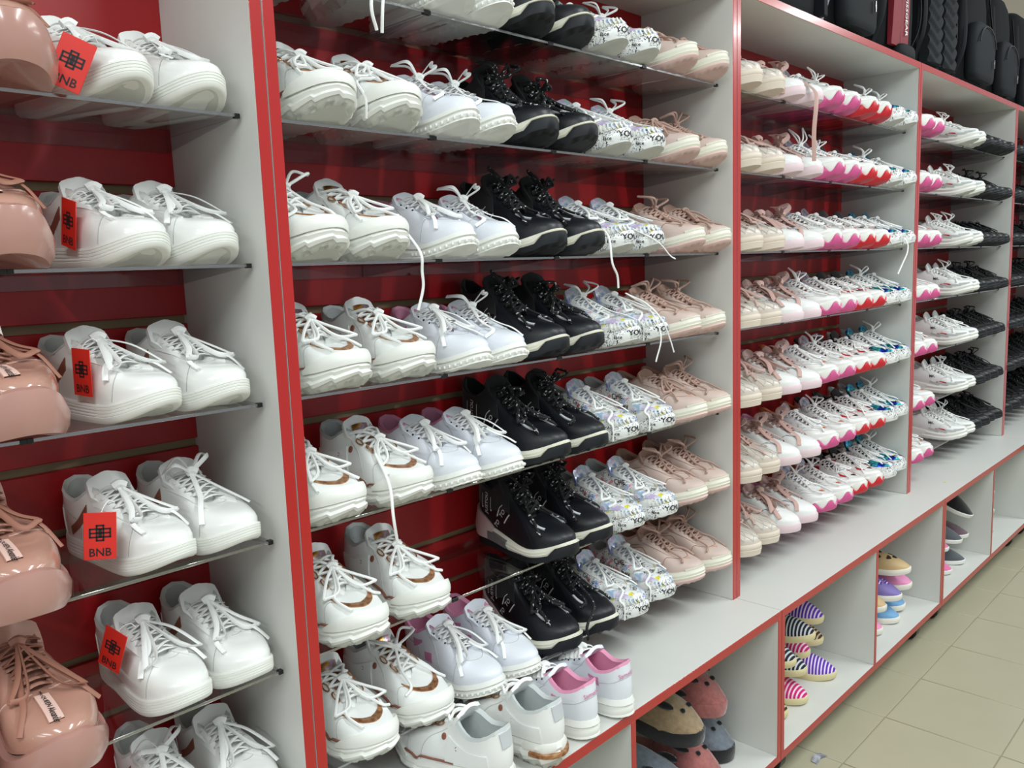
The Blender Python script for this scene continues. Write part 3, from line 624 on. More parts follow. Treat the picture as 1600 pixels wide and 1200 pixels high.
@kind
def dad_white(foot):
    s = Last(.252, 1.02, foot, zheel=.048, zmid=.040, zball=.034, ztoe=.038, spring=.018, toebox=.80, bulge=.005)
    tg, _ = s.tongue('white', .028); wl = Geo(); tx = Geo()
    for sd in (0, 1):
        for k in range(4):
            u = (.97 - .055 * k) if sd else (.03 + .055 * k); e = -.05 if sd else .05
            s.strip(wl, [(u, .02), (u + e * .6, .09), (u + e * 1.3, .13)], .006, .0025)
        s.text(tx, 'MK', .76 if sd else .24, .42, .016, .1)
    P = [('midsole', s.sole('midsole', 'white_rubber', .14, 1, ((0, .003), (.3, .007), (.5, .003), (.75, .006), (1, .001))), None, []), ('outsole', s.sole('outsole', 'grey_rubber', 0, .14, ((0, -.002), (1, .004)), teeth=22, tooth=.004), None, []),
         ('upper', s.upper('white'), None, [('stitching', s.seams(both([(.2, .05), (.15, .45), (.0, .55)]) + both([(.25, .1), (.25, .5), (.29, .8)])), None)]),
         ('sole_ribs', wl.mesh('sole_ribs', 'grey_lining'), 'grey slanted sole ribs', []), ('lettering', tx.mesh('lettering', 'print_black', False), 'small black print', []),
         ('side_oval', s.patch('side_oval', 'patch_red', arr(.78, .86, 7), .13 - .03 * np.sin(arr(0, 3.14, 7)), .13 + .05 * np.sin(arr(0, 3.14, 7)), .002), 'dark red side flash', []),
         ('lining', s.lining('pale_lining', puff=.006), None, []), ('tongue', tg, None, []), ('eyelets', s.eyelets('seam', HS5, .86), None, [])]
    return dict(parts=P, laces=[s.laces('white_lace', HS6, sd, .8, .0026, .8, st, None, .9, .005, lo) for sd, st, lo in ((111, 'up', .9), (112, 'side', 1.0), (113, 'up', .6))], last=s)

@kind
def black_plain(foot):
    s = Last(.250, .97, foot, zheel=.032, zmid=.028, zball=.022, ztoe=.024, spring=.016, toebox=.56, rimz=-.003)
    tg, _ = s.tongue('dark_sneaker', .016)
    P = [('sole', s.sole('sole', 'black_rubber', 0, 1, ((0, .0), (.3, .004), (.45, .002), (.6, .004), (1, .001))), None, []), ('upper', s.upper('dark_sneaker'), None, [('stitching', s.seams(both([(.18, .05), (.14, .45), (.0, .6)]), 'grey_panel', .001), None)]),
         ('toe_cap', s.patch('toe_cap', 'dark_leather', arr(-.12, .12, 13), .02, .40 - .18 * np.abs(arr(-1, 1, 13)) ** 2, .0016), None, []), ('lining', s.lining('black_knit', puff=.005), None, []), ('tongue', tg, None, []),
         ('eyelets', s.eyelets('steel', HS5, .86, .0022), None, [])]
    return dict(parts=P, laces=[s.laces('dark_sneaker', HS6, sd, .8, .0024, .8, st, None, .9, .004, lo) for sd, st, lo in ((121, 'side', .8), (122, 'up', .6))], last=s)

@kind
def nude_platform(foot):
    rim = [(h, x - .02, y * 1.1, z + .020) for h, x, y, z in RIM]
    s = Last(.270, 1.06, foot, rim, zheel=.056, zmid=.048, zball=.040, ztoe=.044, spring=.016, toebox=.92, bulge=.006)
    tg, _ = s.tongue('nude_gloss', .026)
    def f(U):
        h = np.minimum(U, 1 - U); return .92 + .36 * wave(h, 5, .42) * np.clip(1.2 - h * 2, .2, 1)
    lb = Geo(); s.strip(lb, [(-.012, .40), (-.012, .52), (-.012, .64), (-.012, .76), (-.012, .88)], .016, .0018); lb = lb.mesh('name_label', 'label_pink'); tx = Geo(); s.text(tx, 'McQUEEN Alexander', -.012, .64, .0085, -math.pi / 2, .0026)
    V = np.array(tx.V); cr = Geo()
    for k in range(6): cr.tube([s.on(u, .87 + .02 * math.sin(6 * u) - .055 * k * .0 , .0026 + .0) for u in arr(-.04 - .012 * k, .04 + .012 * k, 3)], .0008, 4)
    bars = Geo()
    for k, h in enumerate(arr(.10, .26, 6)):
        a, b = s.on(h, .93, .001), s.on(1 - h, .93, .001); t = arr(0, 1, 7)[:, None]; p = a * (1 - t) + b * t; p[:, 2] += np.sin(t[:, 0] * math.pi) * .004; bars.tube(p, .0052, 6, .35)
    P = [('sole', s.sole('sole', 'nude_rubber', 0, 1, ((0, .002), (.25, .008), (.7, .010), (.95, .007), (1, .001)), f1u=f, Nu=120), 'glossy wavy platform sole', []),
         ('upper', s.upper('nude_gloss'), None, [('stitching', s.seams(both([(.2, .1), (.155, .45), (.11, .80), (.06, .93)]) + both([(.24, .3), (.27, .6), (.33, .72)]), 'label_pink', .0016), None)]),
         ('name_label', lb, 'pale woven name label', [('lettering', tx.mesh('lettering', 'print_black', False), 'black lettering reading McQUEEN Alexander')]),
         ('strap_bars', bars.mesh('strap_bars', 'nude_gloss'), None, []), ('lining', s.lining('nude_dark', puff=.006), None, []), ('tongue', tg, None, [])]
    return dict(parts=P, laces=[s.laces('nude_dark', arr(.17, .28, 4), sd, .8, .0034, .4, 'side', None, .95, .008, .4) for sd in (131, 132)], last=s)

TINY = ('tread_studs', 'stitching', 'eyelets', 'lettering', 'sole_lettering', 'heel_lettering', 'quilting', 'lace_rings', 'sole_piping', 'eyelet_tabs', 'toe_ribs', 'sole_ribs', 'strap_bars', 'toe_bar', 'side_insert')
def dress(e, d, variant):
    for pn, me, lb, subs in d['parts']:
        o = obj(pn, me, e, label=lb)
        if pn in TINY: o['kind'] = 'stuff'
        for sn, sm, sl in subs:
            q = obj(sn, sm, o, label=sl)
            if sn in TINY: q['kind'] = 'stuff'
    ls = d['laces']; obj('laces', ls[variant % len(ls)], e)
def place_shoe(k, foot, x, ytoe, z, label, yaw=0., variant=0, group=None, tilt=0., name='sneaker', raw=False):
    d = KIND[k](foot); L = d['last'].L
    a = -math.pi / 2 + math.radians(yaw)
    tip = Vector(w3(x, ytoe, z)); c, s_ = math.cos(a), math.sin(a)
    loc = tip - Vector((c * L, s_ * L, 0))
    e = thing(name, label, 'shoe', loc, (0, math.radians(tilt), a), group)
    e.rotation_mode = 'XYZ'
    dress(e, d, variant); return e

# ---------------------------------------------------------------- the room
T = .0143; TC = .0164; ZT = 1.2021; D1 = .0989; DB = .205; ZBASE = -.3051
ZS = [1.022, .865, .705, .549, .388, .229, .072]
FLOORZ = 0.0
def box_obj(name, a, b, m, parent=None, label=None, kind=None, r=.0008, sharp=30):
    return obj(name, Geo().bbox(a, b, r).mesh(name, m, True, sharp), parent, label=label, kind=kind)

fl = obj('floor', Geo().box((-1.6, -4.2, -.06), (6.6, .5, -.003)).mesh('floor', 'grout', False), kind='structure')
TS = .2415 * S; gx = 1.17 * S; gy = -.158 * S
tile_me = Geo().bbox((.0012, .0012, -.02), (TS - .0012, TS - .0012, 0), .0012).mesh('tile', 'tile')
for i in range(-6, 15):
    for j in range(-10, 2):
        x, y = gx + i * TS, gy + j * TS
        if -1.4 < x < 5.6 and -3.2 < y < .30: obj('tile', tile_me, fl, (x, y, 0))
obj('wall_back', Geo().box((-1.6, DB * S + .14, -.01), (6.6, DB * S + .30, 3.1)).mesh('wall_back', 'plaster', False), kind='structure')

ORD = ['first', 'second', 'third', 'fourth', 'fifth', 'sixth', 'seventh', 'eighth', 'ninth', 'tenth']
LEV = ['top', 'second', 'third', 'fourth', 'fifth', 'sixth', 'lowest']
def lev(bay, k): return 'lowest' if k == 6 else LEV[k - 1 if bay == 0 else k]
RACK = [o + ' rack from left' for o in ORD[:5]]

def side_panel(root, x0, x1, y0, y1, z0, z1):
    p = box_obj('side_panel', (x0, y0, z0), (x1, y1, z1), 'laminate', root)
    box_obj('edge_band', (x0, y0 - .0014, z0), (x1, y0 + .0002, z1), 'red_edge', p, 'red front edge band', r=.0005)
for i in range(5):
    b = i - 1; x0 = b * S + .0012; x1 = (b + 1) * S - .0012; t = T * S - .0010; zt = ZT * S; yb = DB * S
    # --- upper rack
    r = thing('shelving_rack', 'white and red slatwall rack, ' + RACK[i], 'shelf', (0, 0, ZC))
    r['group'] = 'slatwall racks'
    side_panel(r, x0, x0 + t, 0, yb + .018, .0006, zt); side_panel(r, x1 - t, x1, 0, yb + .018, .0006, zt)
    tp = box_obj('top_panel', (x0 + t, 0, zt - TC * S), (x1 - t, yb + .018, zt), 'laminate', r)
    box_obj('edge_band', (x0 + t, -.0014, zt - TC * S), (x1 - t, .0002, zt), 'red_edge', tp, 'red front edge band', r=.0005)
    bk = box_obj('back_panel', (x0 + t, yb + .010, .0006), (x1 - t, yb + .018, zt - TC * S), 'groove', r, 'brown board seen in the slat grooves')
    g0 = .6415; pitch = .0788; gw = .0105; zs = [0.0006]
    z = g0 - 9 * pitch
    while z < ZT - .04:
        if z > .03: zs.append(z * S)
        z += pitch
    zs.append(zt - TC * S)
    for q in range(len(zs) - 1):
        lo = zs[q] + (gw * S / 2 if q else 0); hi = zs[q + 1] - (gw * S / 2 if q < len(zs) - 2 else 0)
        box_obj('slat', (x0 + t, yb, lo), (x1 - t, yb + .010, hi), 'red_board', r, r=.001)
    # --- base cabinet
    c = thing('base_cabinet', 'low white cabinet with red edges under the ' + RACK[i], 'cabinet', (0, 0, ZC), group='open base cabinets')
    zb = ZBASE * S; yf = -D1 * S; tc = TC * S
    ct = box_obj('counter_panel', (x0, yf, -tc), (x1, yb + .018, 0), 'laminate', c); box_obj('edge_band', (x0, yf - .0014, -tc), (x1, yf + .0002, 0), 'red_edge', ct, 'red front edge band', r=.0005)
    bs = box_obj('base_panel', (x0, yf, zb - tc), (x1, yb + .018, zb), 'laminate', c); box_obj('edge_band', (x0, yf - .0014, zb - tc), (x1, yf + .0002, zb), 'red_edge', bs, 'red front edge band', r=.0005)
    for xa in (x0, (x0 + x1) / 2 - t * .45, x1 - t):
        wdt = t * .9 if xa not in (x0, x1 - t) else t
        p = box_obj('divider' if wdt < t else 'side_panel', (xa, yf, zb), (xa + wdt, yb + .01, -tc), 'laminate', c)
        box_obj('edge_band', (xa, yf - .0014, zb), (xa + wdt, yf + .0002, -tc), 'red_edge', p, 'red front edge band', r=.0005)
    box_obj('back_panel', (x0, yb + .010, zb), (x1, yb + .018, -tc), 'laminate', c)
    for px in (.055, .875):
        for py in (-.055, .13):
            cx, cy = (b + px) * S, py * S; top = zb - tc
            h = Geo().bbox((cx - .014, cy - .014, top - .012), (cx + .014, cy + .014, top), .002); h.loft([[(cx + .022 * math.cos(a) * q, cy + .018 * math.sin(a) * q, zz) for a in arr(0, 2 * math.pi, 12, endpoint=False)] for q, zz in ((.6, top - .012), (1, top - .02), (1, top - .045), (.8, top - .05))], True, True)
            hh = obj('castor', h.mesh('castor', 'black_plastic'), c, label='black plastic castor')
            R = (top + ZC) / 2 * .92; zc_ = -ZC + R
            wl = Geo().loft([[(cx + dx, cy + .006 + math.cos(a) * R * q, zc_ + math.sin(a) * R * q) for a in arr(0, 2 * math.pi, 16, endpoint=False)] for dx, q in ((-.017, .8), (-.015, 1), (.015, 1), (.017, .8))], True, True)
            obj('wheel', wl.mesh('wheel', 'black_plastic'), hh)

# ---------------------------------------------------------------- acrylic shelves
PW = .2395 * S; y0s, y1s = .03 * S, DB * S - .001; th = .0036
plate = Geo().bbox((0, y0s + .0012, -th), (PW, y1s, 0), .0006).mesh('plate', 'acrylic')
edge = Geo().bbox((0, y0s, -th - .0004), (PW, y0s + .0012, .0004), .0004).mesh('front_edge', 'acrylic_edge')
flange = Geo().bbox((0, y1s - .003, -.026), (PW, y1s, -th), .0006).mesh('back_flange', 'acrylic')
gs = Geo()
for gxx in (0.,):
    gs.add([(gxx, y0s + .006, -th), (gxx + .0025, y0s + .006, -th), (gxx, y1s, -th), (gxx + .0025, y1s, -th), (gxx, y1s, -.026), (gxx + .0025, y1s, -.026)], [(0, 2, 4), (1, 5, 3), (0, 1, 3, 2), (0, 4, 5, 1), (2, 3, 5, 4)])
gus = gs.mesh('side_gusset', 'acrylic', False)
cap = Geo().bbox((-.0015, y0s - .0012, -th - .0018), (.006, y0s + .007, .0010), .0006).mesh('corner_cap', 'black_plastic')
for bay in range(5):
    for k in range(7):
        if bay == 0 and k == 0: continue
        for j in range(4):
            if bay == 0 and j < 2: continue
            sx = ((bay - 1) + .0175 + .2415 * j) * S
            lb = 'clear acrylic shelf, %s from %s rack side, %s level, %s' % (ORD[j] if bay else ORD[3 - j], 'left' if bay else 'right', lev(bay, k), RACK[bay])
            e = thing('acrylic_shelf', lb, 'shelf', (sx, 0, ZS[k] * S + ZC), group='acrylic shelves')
            obj('plate', plate, e); obj('front_edge', edge, e); obj('back_flange', flange, e); obj('side_gusset', gus, e, (.002, 0, 0)); obj('side_gusset', gus, e, (PW - .0045, 0, 0))
            obj('corner_cap', cap, e, label='black corner cap'); obj('corner_cap', cap, e, (PW - .0045, 0, 0), label='black corner cap')

# ---------------------------------------------------------------- shoes on the shelves
DESC = {
 'court_white': 'white court sneaker with brown heel stripe', 'chunky_gold': 'white chunky sneaker with rose gold trim',
 'runner_pink_lining': 'plain white runner with pink lining', 'sock_black': 'black sock sneaker with white midsole',
 'graffiti_white': 'white graffiti print sneaker with holographic panel', 'blush_chunky': 'blush pink chunky sneaker with cream midsole',
 'beige_quilted': 'beige quilted platform sneaker', 'ribbon_white': 'white sneaker with pink ribbon laces', 'pink_wave': 'white sneaker with pink wavy sole',
 'red_wave': 'white sneaker with red wavy sole', 'graffiti_blue': 'graffiti print sneaker with blue foil toe', 'dad_white': 'white ribbed sole sneaker beside black ones',
 'black_plain': 'plain black sneaker', 'nude_platform': 'glossy nude pink platform sneaker'}
HALF = {'court_white': .033, 'chunky_gold': .0425, 'runner_pink_lining': .0365, 'sock_black': .0425, 'graffiti_white': .0405, 'blush_chunky': .0410}
SHOES = {}
def shoe(bay, k, kd, side, x, ytoe=None, yaw=None, var=None, z=None):
    rg = random.Random(hash((bay, k, kd, side)) % 9973 if False else bay * 1000 + k * 100 + sum(map(ord, kd)) + (7 if side == 'left' else 3))
    foot = 1 if side == 'left' else -1
    where = '' if kd not in ('pink_wave', 'black_plain') else ', ' + RACK[bay]
    lb = '%s, %s shoe, %s level%s' % (DESC[kd], side, lev(bay, k), where)
    e = place_shoe(kd, foot, x, -.010 + rg.uniform(-.007, .001) if ytoe is None else ytoe, ZS[k] if z is None else z, lb, rg.uniform(-3.5, 3.5) if yaw is None else yaw,
                   rg.randrange(9) if var is None else var, 'sneakers: ' + DESC[kd])
    SHOES[(bay, k, kd, side)] = e; return e
COLS = ['chunky_gold', 'runner_pink_lining', 'sock_black', 'graffiti_white', 'blush_chunky']
CEN = {0: [.083, .181, .287, .360, .445, .540, .628, .718, .834, .935], 1: [.083, .181, .287, .360, .445, .540, .628, .718, .834, .935], 2: [.064, .158, .278, .358, .458, .552, .632, .716, .846, .938],
       3: [.085, .190, .295, .366, .459, .546, .648, .730, .830, .926], 4: [.070, .174, .268, .348, .456, .544, .640, .745, .850, .940],
       5: [.087, .190, None, None, .462, .560, .650, .745, .852, .941], 6: [.094, .196, .298, .372, .474, .566, .653, .745, .850, .941]}
for k, cs in CEN.items():
    n_ = len(cs); xs = list(cs); hw = [HALF[COLS[n // 2]] for n in range(n_)]; hi = 1 - T - .006
    for n in range(n_ - 1, -1, -1):
        if xs[n] is None: continue
        xs[n] = min(xs[n], hi - hw[n]); hi = xs[n] - hw[n] - .0006
    lo = T + .004
    for n in range(n_):
        if xs[n] is None: continue
        xs[n] = max(xs[n], lo + hw[n]); lo = xs[n] + hw[n] + .0006
        shoe(1, k, COLS[n // 2], 'left' if n % 2 == 0 else 'right', xs[n])
C2 = ['beige_quilted', 'ribbon_white', 'pink_wave', 'red_wave', 'graffiti_blue']
for k in range(7):
    for n in range(10): shoe(2, k, C2[n // 2], 'left' if n % 2 == 0 else 'right', 1 + T + .050 + .0968 * n)
for k in range(7):
    for n, x in enumerate((2.065, 2.155)): shoe(3, k, 'pink_wave', ('left', 'right')[n], x)
    for n, x in enumerate((2.482, 2.568)): shoe(3, k, 'dad_white', ('left', 'right')[n], x)
    for n, x in enumerate((2.672, 2.752, 2.832, 2.912)):
        e = shoe(3, k, 'black_plain', ('left', 'right')[n % 2], x); e['label'] = 'plain black sneaker, %s of four, %s level, %s' % (ORD[n], lev(3, k), RACK[3])
    for n, x in enumerate([3.068 + .0955 * n for n in range(10)]):
        e = shoe(4, k, 'black_plain', ('left', 'right')[n % 2], x); e['label'] = 'plain black sneaker, %s in row, %s level, %s' % (ORD[n], lev(4, k), RACK[4])
BYAW = {1: (13, 8), 2: (9, 8), 3: (15, 8), 4: (12, 9), 5: (5, 4), 6: (3, 3)}
for k in range(1, 7):
    shoe(0, k, 'court_white', 'left', -.133, ytoe=.004, yaw=BYAW[k][0], var=(1, 0, 1, 0, 1, 2)[k - 1]); shoe(0, k, 'court_white', 'right', -.059, ytoe=.004, yaw=BYAW[k][1], var=(0, 1, 0, 2, 0, 1)[k - 1])
for k in range(1, 6):
    e = shoe(0, k, 'nude_platform', 'right', (0, -.247, -.266, -.269, -.284, -.266)[k], yaw=2, ytoe=-.026)
    e['label'] = 'glossy nude pink platform sneaker cut by the left edge, %s level' % lev(0, k)
e = shoe(0, 5, 'nude_platform', 'left', -.362, yaw=2, ytoe=-.026); e['label'] = 'glossy nude pink sneaker, only its toe showing at lower left corner'
# two pairs on the counter, heels to the aisle
for kd, side, x, yh in (('chunky_gold', 'left', .222, -.102), ('chunky_gold', 'right', .316, -.110), ('runner_pink_lining', 'left', .404, -.102), ('runner_pink_lining', 'right', .484, -.106)):
    foot = -1 if side == 'left' else 1
    L = KIND[kd](foot)['last'].L
    e = thing('sneaker', '%s, heel forward on counter, %s shoe' % (DESC[kd], side), 'shoe', w3(x, yh, 0), (0, 0, math.radians(90 + (4 if side == 'left' else 1))), 'sneakers: ' + DESC[kd])
    d = KIND[kd](foot)
    dress(e, d, 1)

def dangle(key, pts, m, r=.0024, flat=.6):
    e = SHOES[key]; bpy.context.view_layer.update(); inv = e.matrix_world.inverted()
    P = [inv @ Vector(w3(*p)) for p in pts]
    obj('loose_lace', Geo().tube(smooth_path(P, 6), r, 6, flat).mesh('loose_lace', m), e)

dangle((1, 2, 'chunky_gold', 'right'), [(.192, .03, .763), (.187, .01, .742), (.176, -.030, .713), (.177, -.030, .69), (.179, -.028, .67), (.171, -.026, .643)], 'white_lace')
dangle((1, 2, 'graffiti_white', 'left'), [(.58, .02, .757), (.565, -.02, .735), (.561, -.030, .693), (.576, -.028, .673), (.581, -.026, .653)], 'white_lace')
dangle((1, 2, 'graffiti_white', 'right'), [(.68, .02, .750), (.70, -.02, .725), (.721, -.030, .702), (.74, -.028, .696)], 'white_lace')
dangle((1, 3, 'graffiti_white', 'right'), [(.690, .04, .640), (.688, -.005, .622), (.702, -.026, .594), (.725, -.026, .56), (.74, -.024, .536)], 'white_lace')
dangle((1, 3, 'graffiti_white', 'right'), [(.685, .035, .640), (.690, -.010, .612), (.695, -.028, .568), (.682, -.026, .525)], 'white_lace')
dangle((1, 0, 'chunky_gold', 'right'), [(.160, .02, 1.085), (.138, -.020, 1.04), (.122, -.030, .99), (.131, -.026, .965)], 'white_lace')
dangle((1, 0, 'chunky_gold', 'right'), [(.166, .02, 1.085), (.150, -.022, 1.04), (.138, -.030, .99), (.140, -.024, .964)], 'white_lace')
dangle((1, 4, 'chunky_gold', 'right'), [(.135, .03, .462), (.120, -.015, .432), (.112, -.030, .394), (.119, -.026, .36)], 'white_lace')
dangle((2, 2, 'graffiti_blue', 'right'), [(1.90, .03, .755), (1.880, -.015, .725), (1.862, -.026, .697), (1.833, -.025, .667), (1.798, -.025, .638)], 'white_lace')
dangle((2, 0, 'ribbon_white', 'right'), [(1.330, .02, 1.070), (1.310, -.015, 1.040), (1.290, -.026, 1.007), (1.284, -.025, .955), (1.286, -.025, .893)], 'ribbon_pink', .006, .2)
dangle((1, 6, 'sock_black', 'right'), [(.540, .04, .165), (.520, -.010, .146), (.480, -.028, .127), (.482, -.028, .103)], 'black_lace', .003, .8)

# ---------------------------------------------------------------- red hang tags on the court shoes
def tag_mesh():
    return Geo().bbox((-.0185, -.0006, -.060), (.0185, .0006, 0), .0005).mesh('card', 'tag_red')
def tag_print():
    G = Geo(); V, F = text2d('BNB'); G.add([(x * .0135, -.0009, y * .0145 - .051) for x, y in V], F)
    # interlaced square-knot emblem: three linked rounded frames
    def bar(x0, z0, x1, z1): G.add([(x0, -.0009, z0), (x1, -.0009, z0), (x1, -.0009, z1), (x0, -.0009, z1)], [(0, 1, 2, 3)])
    def frame(cx, cz, w_, h_, t=.0021):
        bar(cx - w_, cz - h_, cx + w_, cz - h_ + t); bar(cx - w_, cz + h_ - t, cx + w_, cz + h_); bar(cx - w_, cz - h_, cx - w_ + t, cz + h_); bar(cx + w_ - t, cz - h_, cx + w_, cz + h_)
    c = -.026
    frame(-.0062, c, .0062, .0062); frame(.0062, c, .0062, .0062); frame(0, c, .0048, .0105); bar(-.0115, c - .001, .0115, c + .001)
    return G.mesh('emblem', 'print_black', False)
TM, TP = tag_mesh(), tag_print()
TGS = {1: ((-.182, .010, .047), (0, 24, -20)), 2: ((-.186, .070, .068), (0, 14, -84)), 3: ((-.192, .065, .077), (0, 3, -76)), 4: ((-.202, .030, .078), (0, 5, -24)), 5: ((-.184, .070, .096), (0, 22, -66))}
for k, ((x, y, dz), rot) in TGS.items():
    e = thing('hang_tag', 'red card tag hanging on the white court shoe, %s level' % lev(0, k), 'tag', w3(x, y, ZS[k] + dz), [math.radians(a) for a in rot], 'red hang tags')
    obj('card', TM, e); obj('emblem', TP, e, label='black knot emblem over the letters BNB', kind='stuff')
    obj('loop', Geo().tube(smooth_path([(0, 0, -.005), (.004, .003, .006), (.010, .010, .012), (.016, .014, .008)], 4), .0006, 5).mesh('loop', 'white_lace'), e)

# ---------------------------------------------------------------- slippers in the cubbies
def slip_parts(m_up, m_sole, L=.25, W_=1.0, h=.060, cover=.55, sole_h=.020, m_in=None, m_foot='groove'):
    s = Last(L, W_, 1, zheel=sole_h, zmid=sole_h, zball=sole_h, ztoe=sole_h, spring=.006)
    P = [('sole', s.sole('sole', m_sole, 0, 1, ((0, .001), (.4, .003), (.9, .003), (1, .001))), None)]
    n = 12; xs = np.r_[arr((1 - cover) * L, L * .93, n - 3), L * .97, L * .992, L * 1.002]; out, inn = [], []
    hx = L - np.abs(L - s.tx)
    for x in xs:
        up = s.tu < .5; a = np.interp(-x, -s.tx[up], s.ty[up]); b = np.interp(x, s.tx[~up], s.ty[~up]); t = (x / L - (1 - cover)) / cover
        hh = sole_h + max(.001, h * (1 - .25 * t) * (1 - max(0, t) ** 3.2)); c, r = (a + b) / 2, (a - b) / 2 + .001
        out.append([(x, c + math.cos(q) * r, sole_h * .9 + s.zbot(x) + max(0, math.sin(q)) ** .8 * (hh - sole_h)) for q in arr(0, math.pi, 15)])
        inn.append([(x - .002, c + math.cos(q) * (r - .004), sole_h * .9 + s.zbot(x) + max(0, math.sin(q)) ** .8 * (hh - sole_h) * .9 - .001) for q in arr(0, math.pi, 15)])
    G = Geo(); G.loft(out[::-1], closed=False); G.loft([inn[0], out[0]], closed=False)
    P.append(('upper', G.mesh('upper', m_up), None)); P.append(('lining', Geo().loft(inn, closed=False).mesh('lining', m_in or m_up), None))
    U = np.arange(40) / 40; b = s.xy(U) - s.nrm(U) * .004; P.append(('footbed', Geo().loft([np.concatenate([b, (s.ztop(b[:, 0]) * 1 + dz)[:, None]], 1) for dz in (-.004, .002)], False, True).mesh('footbed', m_foot), None))
    return P, s
def slipper(name, parts, L, x, ytoe, z, label, yaw=0, pitch=0, roll=0, group=None, extra=()):
    a = -math.pi / 2 + math.radians(yaw); tip = Vector(w3(x, ytoe, z)); pr = math.radians(pitch); loc = tip - Vector((math.cos(a) * math.cos(pr) * L, math.sin(a) * math.cos(pr) * L, -math.sin(pr) * L))
    e = thing(name, label, 'slipper', loc, (math.radians(roll), math.radians(pitch), a), group)
    for pn, me, lb in list(parts) + list(extra): obj(pn, me, e, label=lb, kind='stuff' if pn in ('vents', 'eyes', 'ears') else None)
    return e
stripe_mat('stripe_navy', '#101626', '#c9ccd2', 34); stripe_mat('stripe_purple', '#5d2aa8', '#e3d4ee', 34); stripe_mat('stripe_pink', '#c3156f', '#f0cfe0', 34); stripe_mat('stripe_brown', '#3a2a1e', '#c9b08a', 34)
mat('jute', '#d8cb9f', .85, bump=.5, bscale=300)
ESP = {c: slip_parts('stripe_' + c, 'jute', .245, .98, .055, .56, .020, 'jute', 'jute')[0] for c in ('navy', 'purple', 'pink', 'brown')}
for c, x, y, z, yaw, pi_, ro, lb in (
    ('pink', 1.215, -.056, -.305, 3, 0, 0, 'pink striped espadrille slipper at the bottom front of its pile'),
    ('purple', 1.372, -.056, -.305, 16, 0, 0, 'purple striped espadrille slipper lying on the cubby floor'),
    ('brown', 1.128, -.050, -.305, 0, 0, 0, 'brown striped espadrille slipper at the bottom left of its pile'),
    ('purple', 1.128, -.040, -.246, 0, 0, 0, 'purple striped espadrille slipper half hidden by the red divider'),
    ('navy', 1.140, -.062, -.187, 2, 0, 0, 'navy striped espadrille slipper, leftmost of the middle layer'),
    ('navy', 1.225, -.048, -.244, 3, 0, 0, 'navy striped espadrille slipper, middle layer beside the pink one'),
    ('pink', 1.304, -.020, -.240, 3, 0, 0, 'pink striped espadrille slipper in the middle layer of its pile'),
    ('brown', 1.388, -.015, -.240, 5, 0, 0, 'dark brown striped espadrille slipper under the top purple one'),
    ('navy', 1.262, -.052, -.172, 9, -4, 0, 'large navy striped espadrille slipper on top of the pile'),
    ('purple', 1.372, -.022, -.178, 10, 3, 0, 'purple striped espadrille slipper on top beside the navy one')):
    slipper('espadrille_slipper', ESP[c], .245, x, y, z, lb, yaw, pi_, ro, 'striped espadrille slippers')
for c, hx_ in (('clog_cream', '#c9ab7c'), ('clog_purple', '#7d6bb0'), ('clog_pink', '#e58fbd'), ('clog_blue', '#6fa3cf')): mat(c, hx_, .55)
mat('clog_hole', '#2c2118', .9); mat('clog_sole', '#e6e2d6', .6); mat('clog_hole_blue', '#123c8c', .8); mat('clog_hole_pink', '#b3186e', .8)
def clog(c, hole):
    P, s = slip_parts('clog_' + c, 'clog_sole', .235, 1.0, .058, .62, .020, None, 'clog_' + c); up = [p for p in P if p[0] == 'upper'][0][1]
    V = np.array([v.co[:] for v in up.vertices]); G = Geo()
    def heart(x, y, sz):
        # heart-shaped vent standing a hair proud of the shell
        i = np.argsort((V[:, 0] - x) ** 2 + (V[:, 1] - y) ** 2)[:6]; i = i[np.argmax(V[i, 2])]; c0 = V[i]; n = np.array(up.vertices[int(i)].normal); n = n if n[2] > 0 else -n
        a = np.cross(n, (0, 1, 0)); a /= np.linalg.norm(a); b = np.cross(n, a); pts = []
        for t in arr(0, 2 * math.pi, 14, endpoint=False): pts.append(c0 + n * .0016 + b * sz * math.sin(t) ** 3 + a * sz * (.81 * math.cos(t) - .31 * math.cos(2 * t) - .12 * math.cos(3 * t)))
        G.loft([[p - n * .003 for p in pts], pts], False, True)
    for x, y in ((.20, 0), (.175, -.025), (.175, .025), (.145, -.005), (.135, -.034), (.13, .034), (.11, .012)): heart(x, y, .0095)
    P.append(('vents', G.mesh('vents', hole), 'heart shaped vents')); return P
CL = {c: clog(c, h) for c, h in (('cream', 'clog_hole'), ('purple', 'stripe_purple'), ('pink', 'clog_hole_pink'), ('blue', 'clog_hole_blue'))}
for c, x, y, z, yaw, pi_, ro, lb in (
    ('pink', 1.672, -.052, -.305, 0, 0, 0, 'pink foam clog at the bottom left of its pile'), ('blue', 1.775, -.060, -.305, 4, 0, 0, 'pale blue foam clog on the cubby floor, front one'), ('blue', 1.862, -.045, -.300, 4, 0, 5, 'pale blue foam clog on the right of the other blue one'),
    ('cream', 1.685, -.056, -.245, 0, 0, 0, 'cream foam clog peeking out beside the blue ones'), ('purple', 1.775, -.064, -.240, 4, 0, 0, 'purple foam clog in the middle of the pile'), ('pink', 1.870, -.058, -.238, 4, 0, 4, 'pink foam clog beside the purple one'),
    ('cream', 1.825, -.070, -.176, 14, -3, 0, 'cream foam clog with heart holes on top of the pile')):
    slipper('foam_clog', CL[c], .235, x, y, z, lb, yaw, pi_, ro, 'foam clogs')
for n_, h_ in (('felt_black', '#0e0f11'), ('felt_grey', '#4c5157'), ('felt_plum', '#6b5360'), ('felt_pink', '#e070a4'), ('felt_white', '#d9dad4')): mat(n_, h_, .9, bump=.6, bscale=300, sheen=.3)
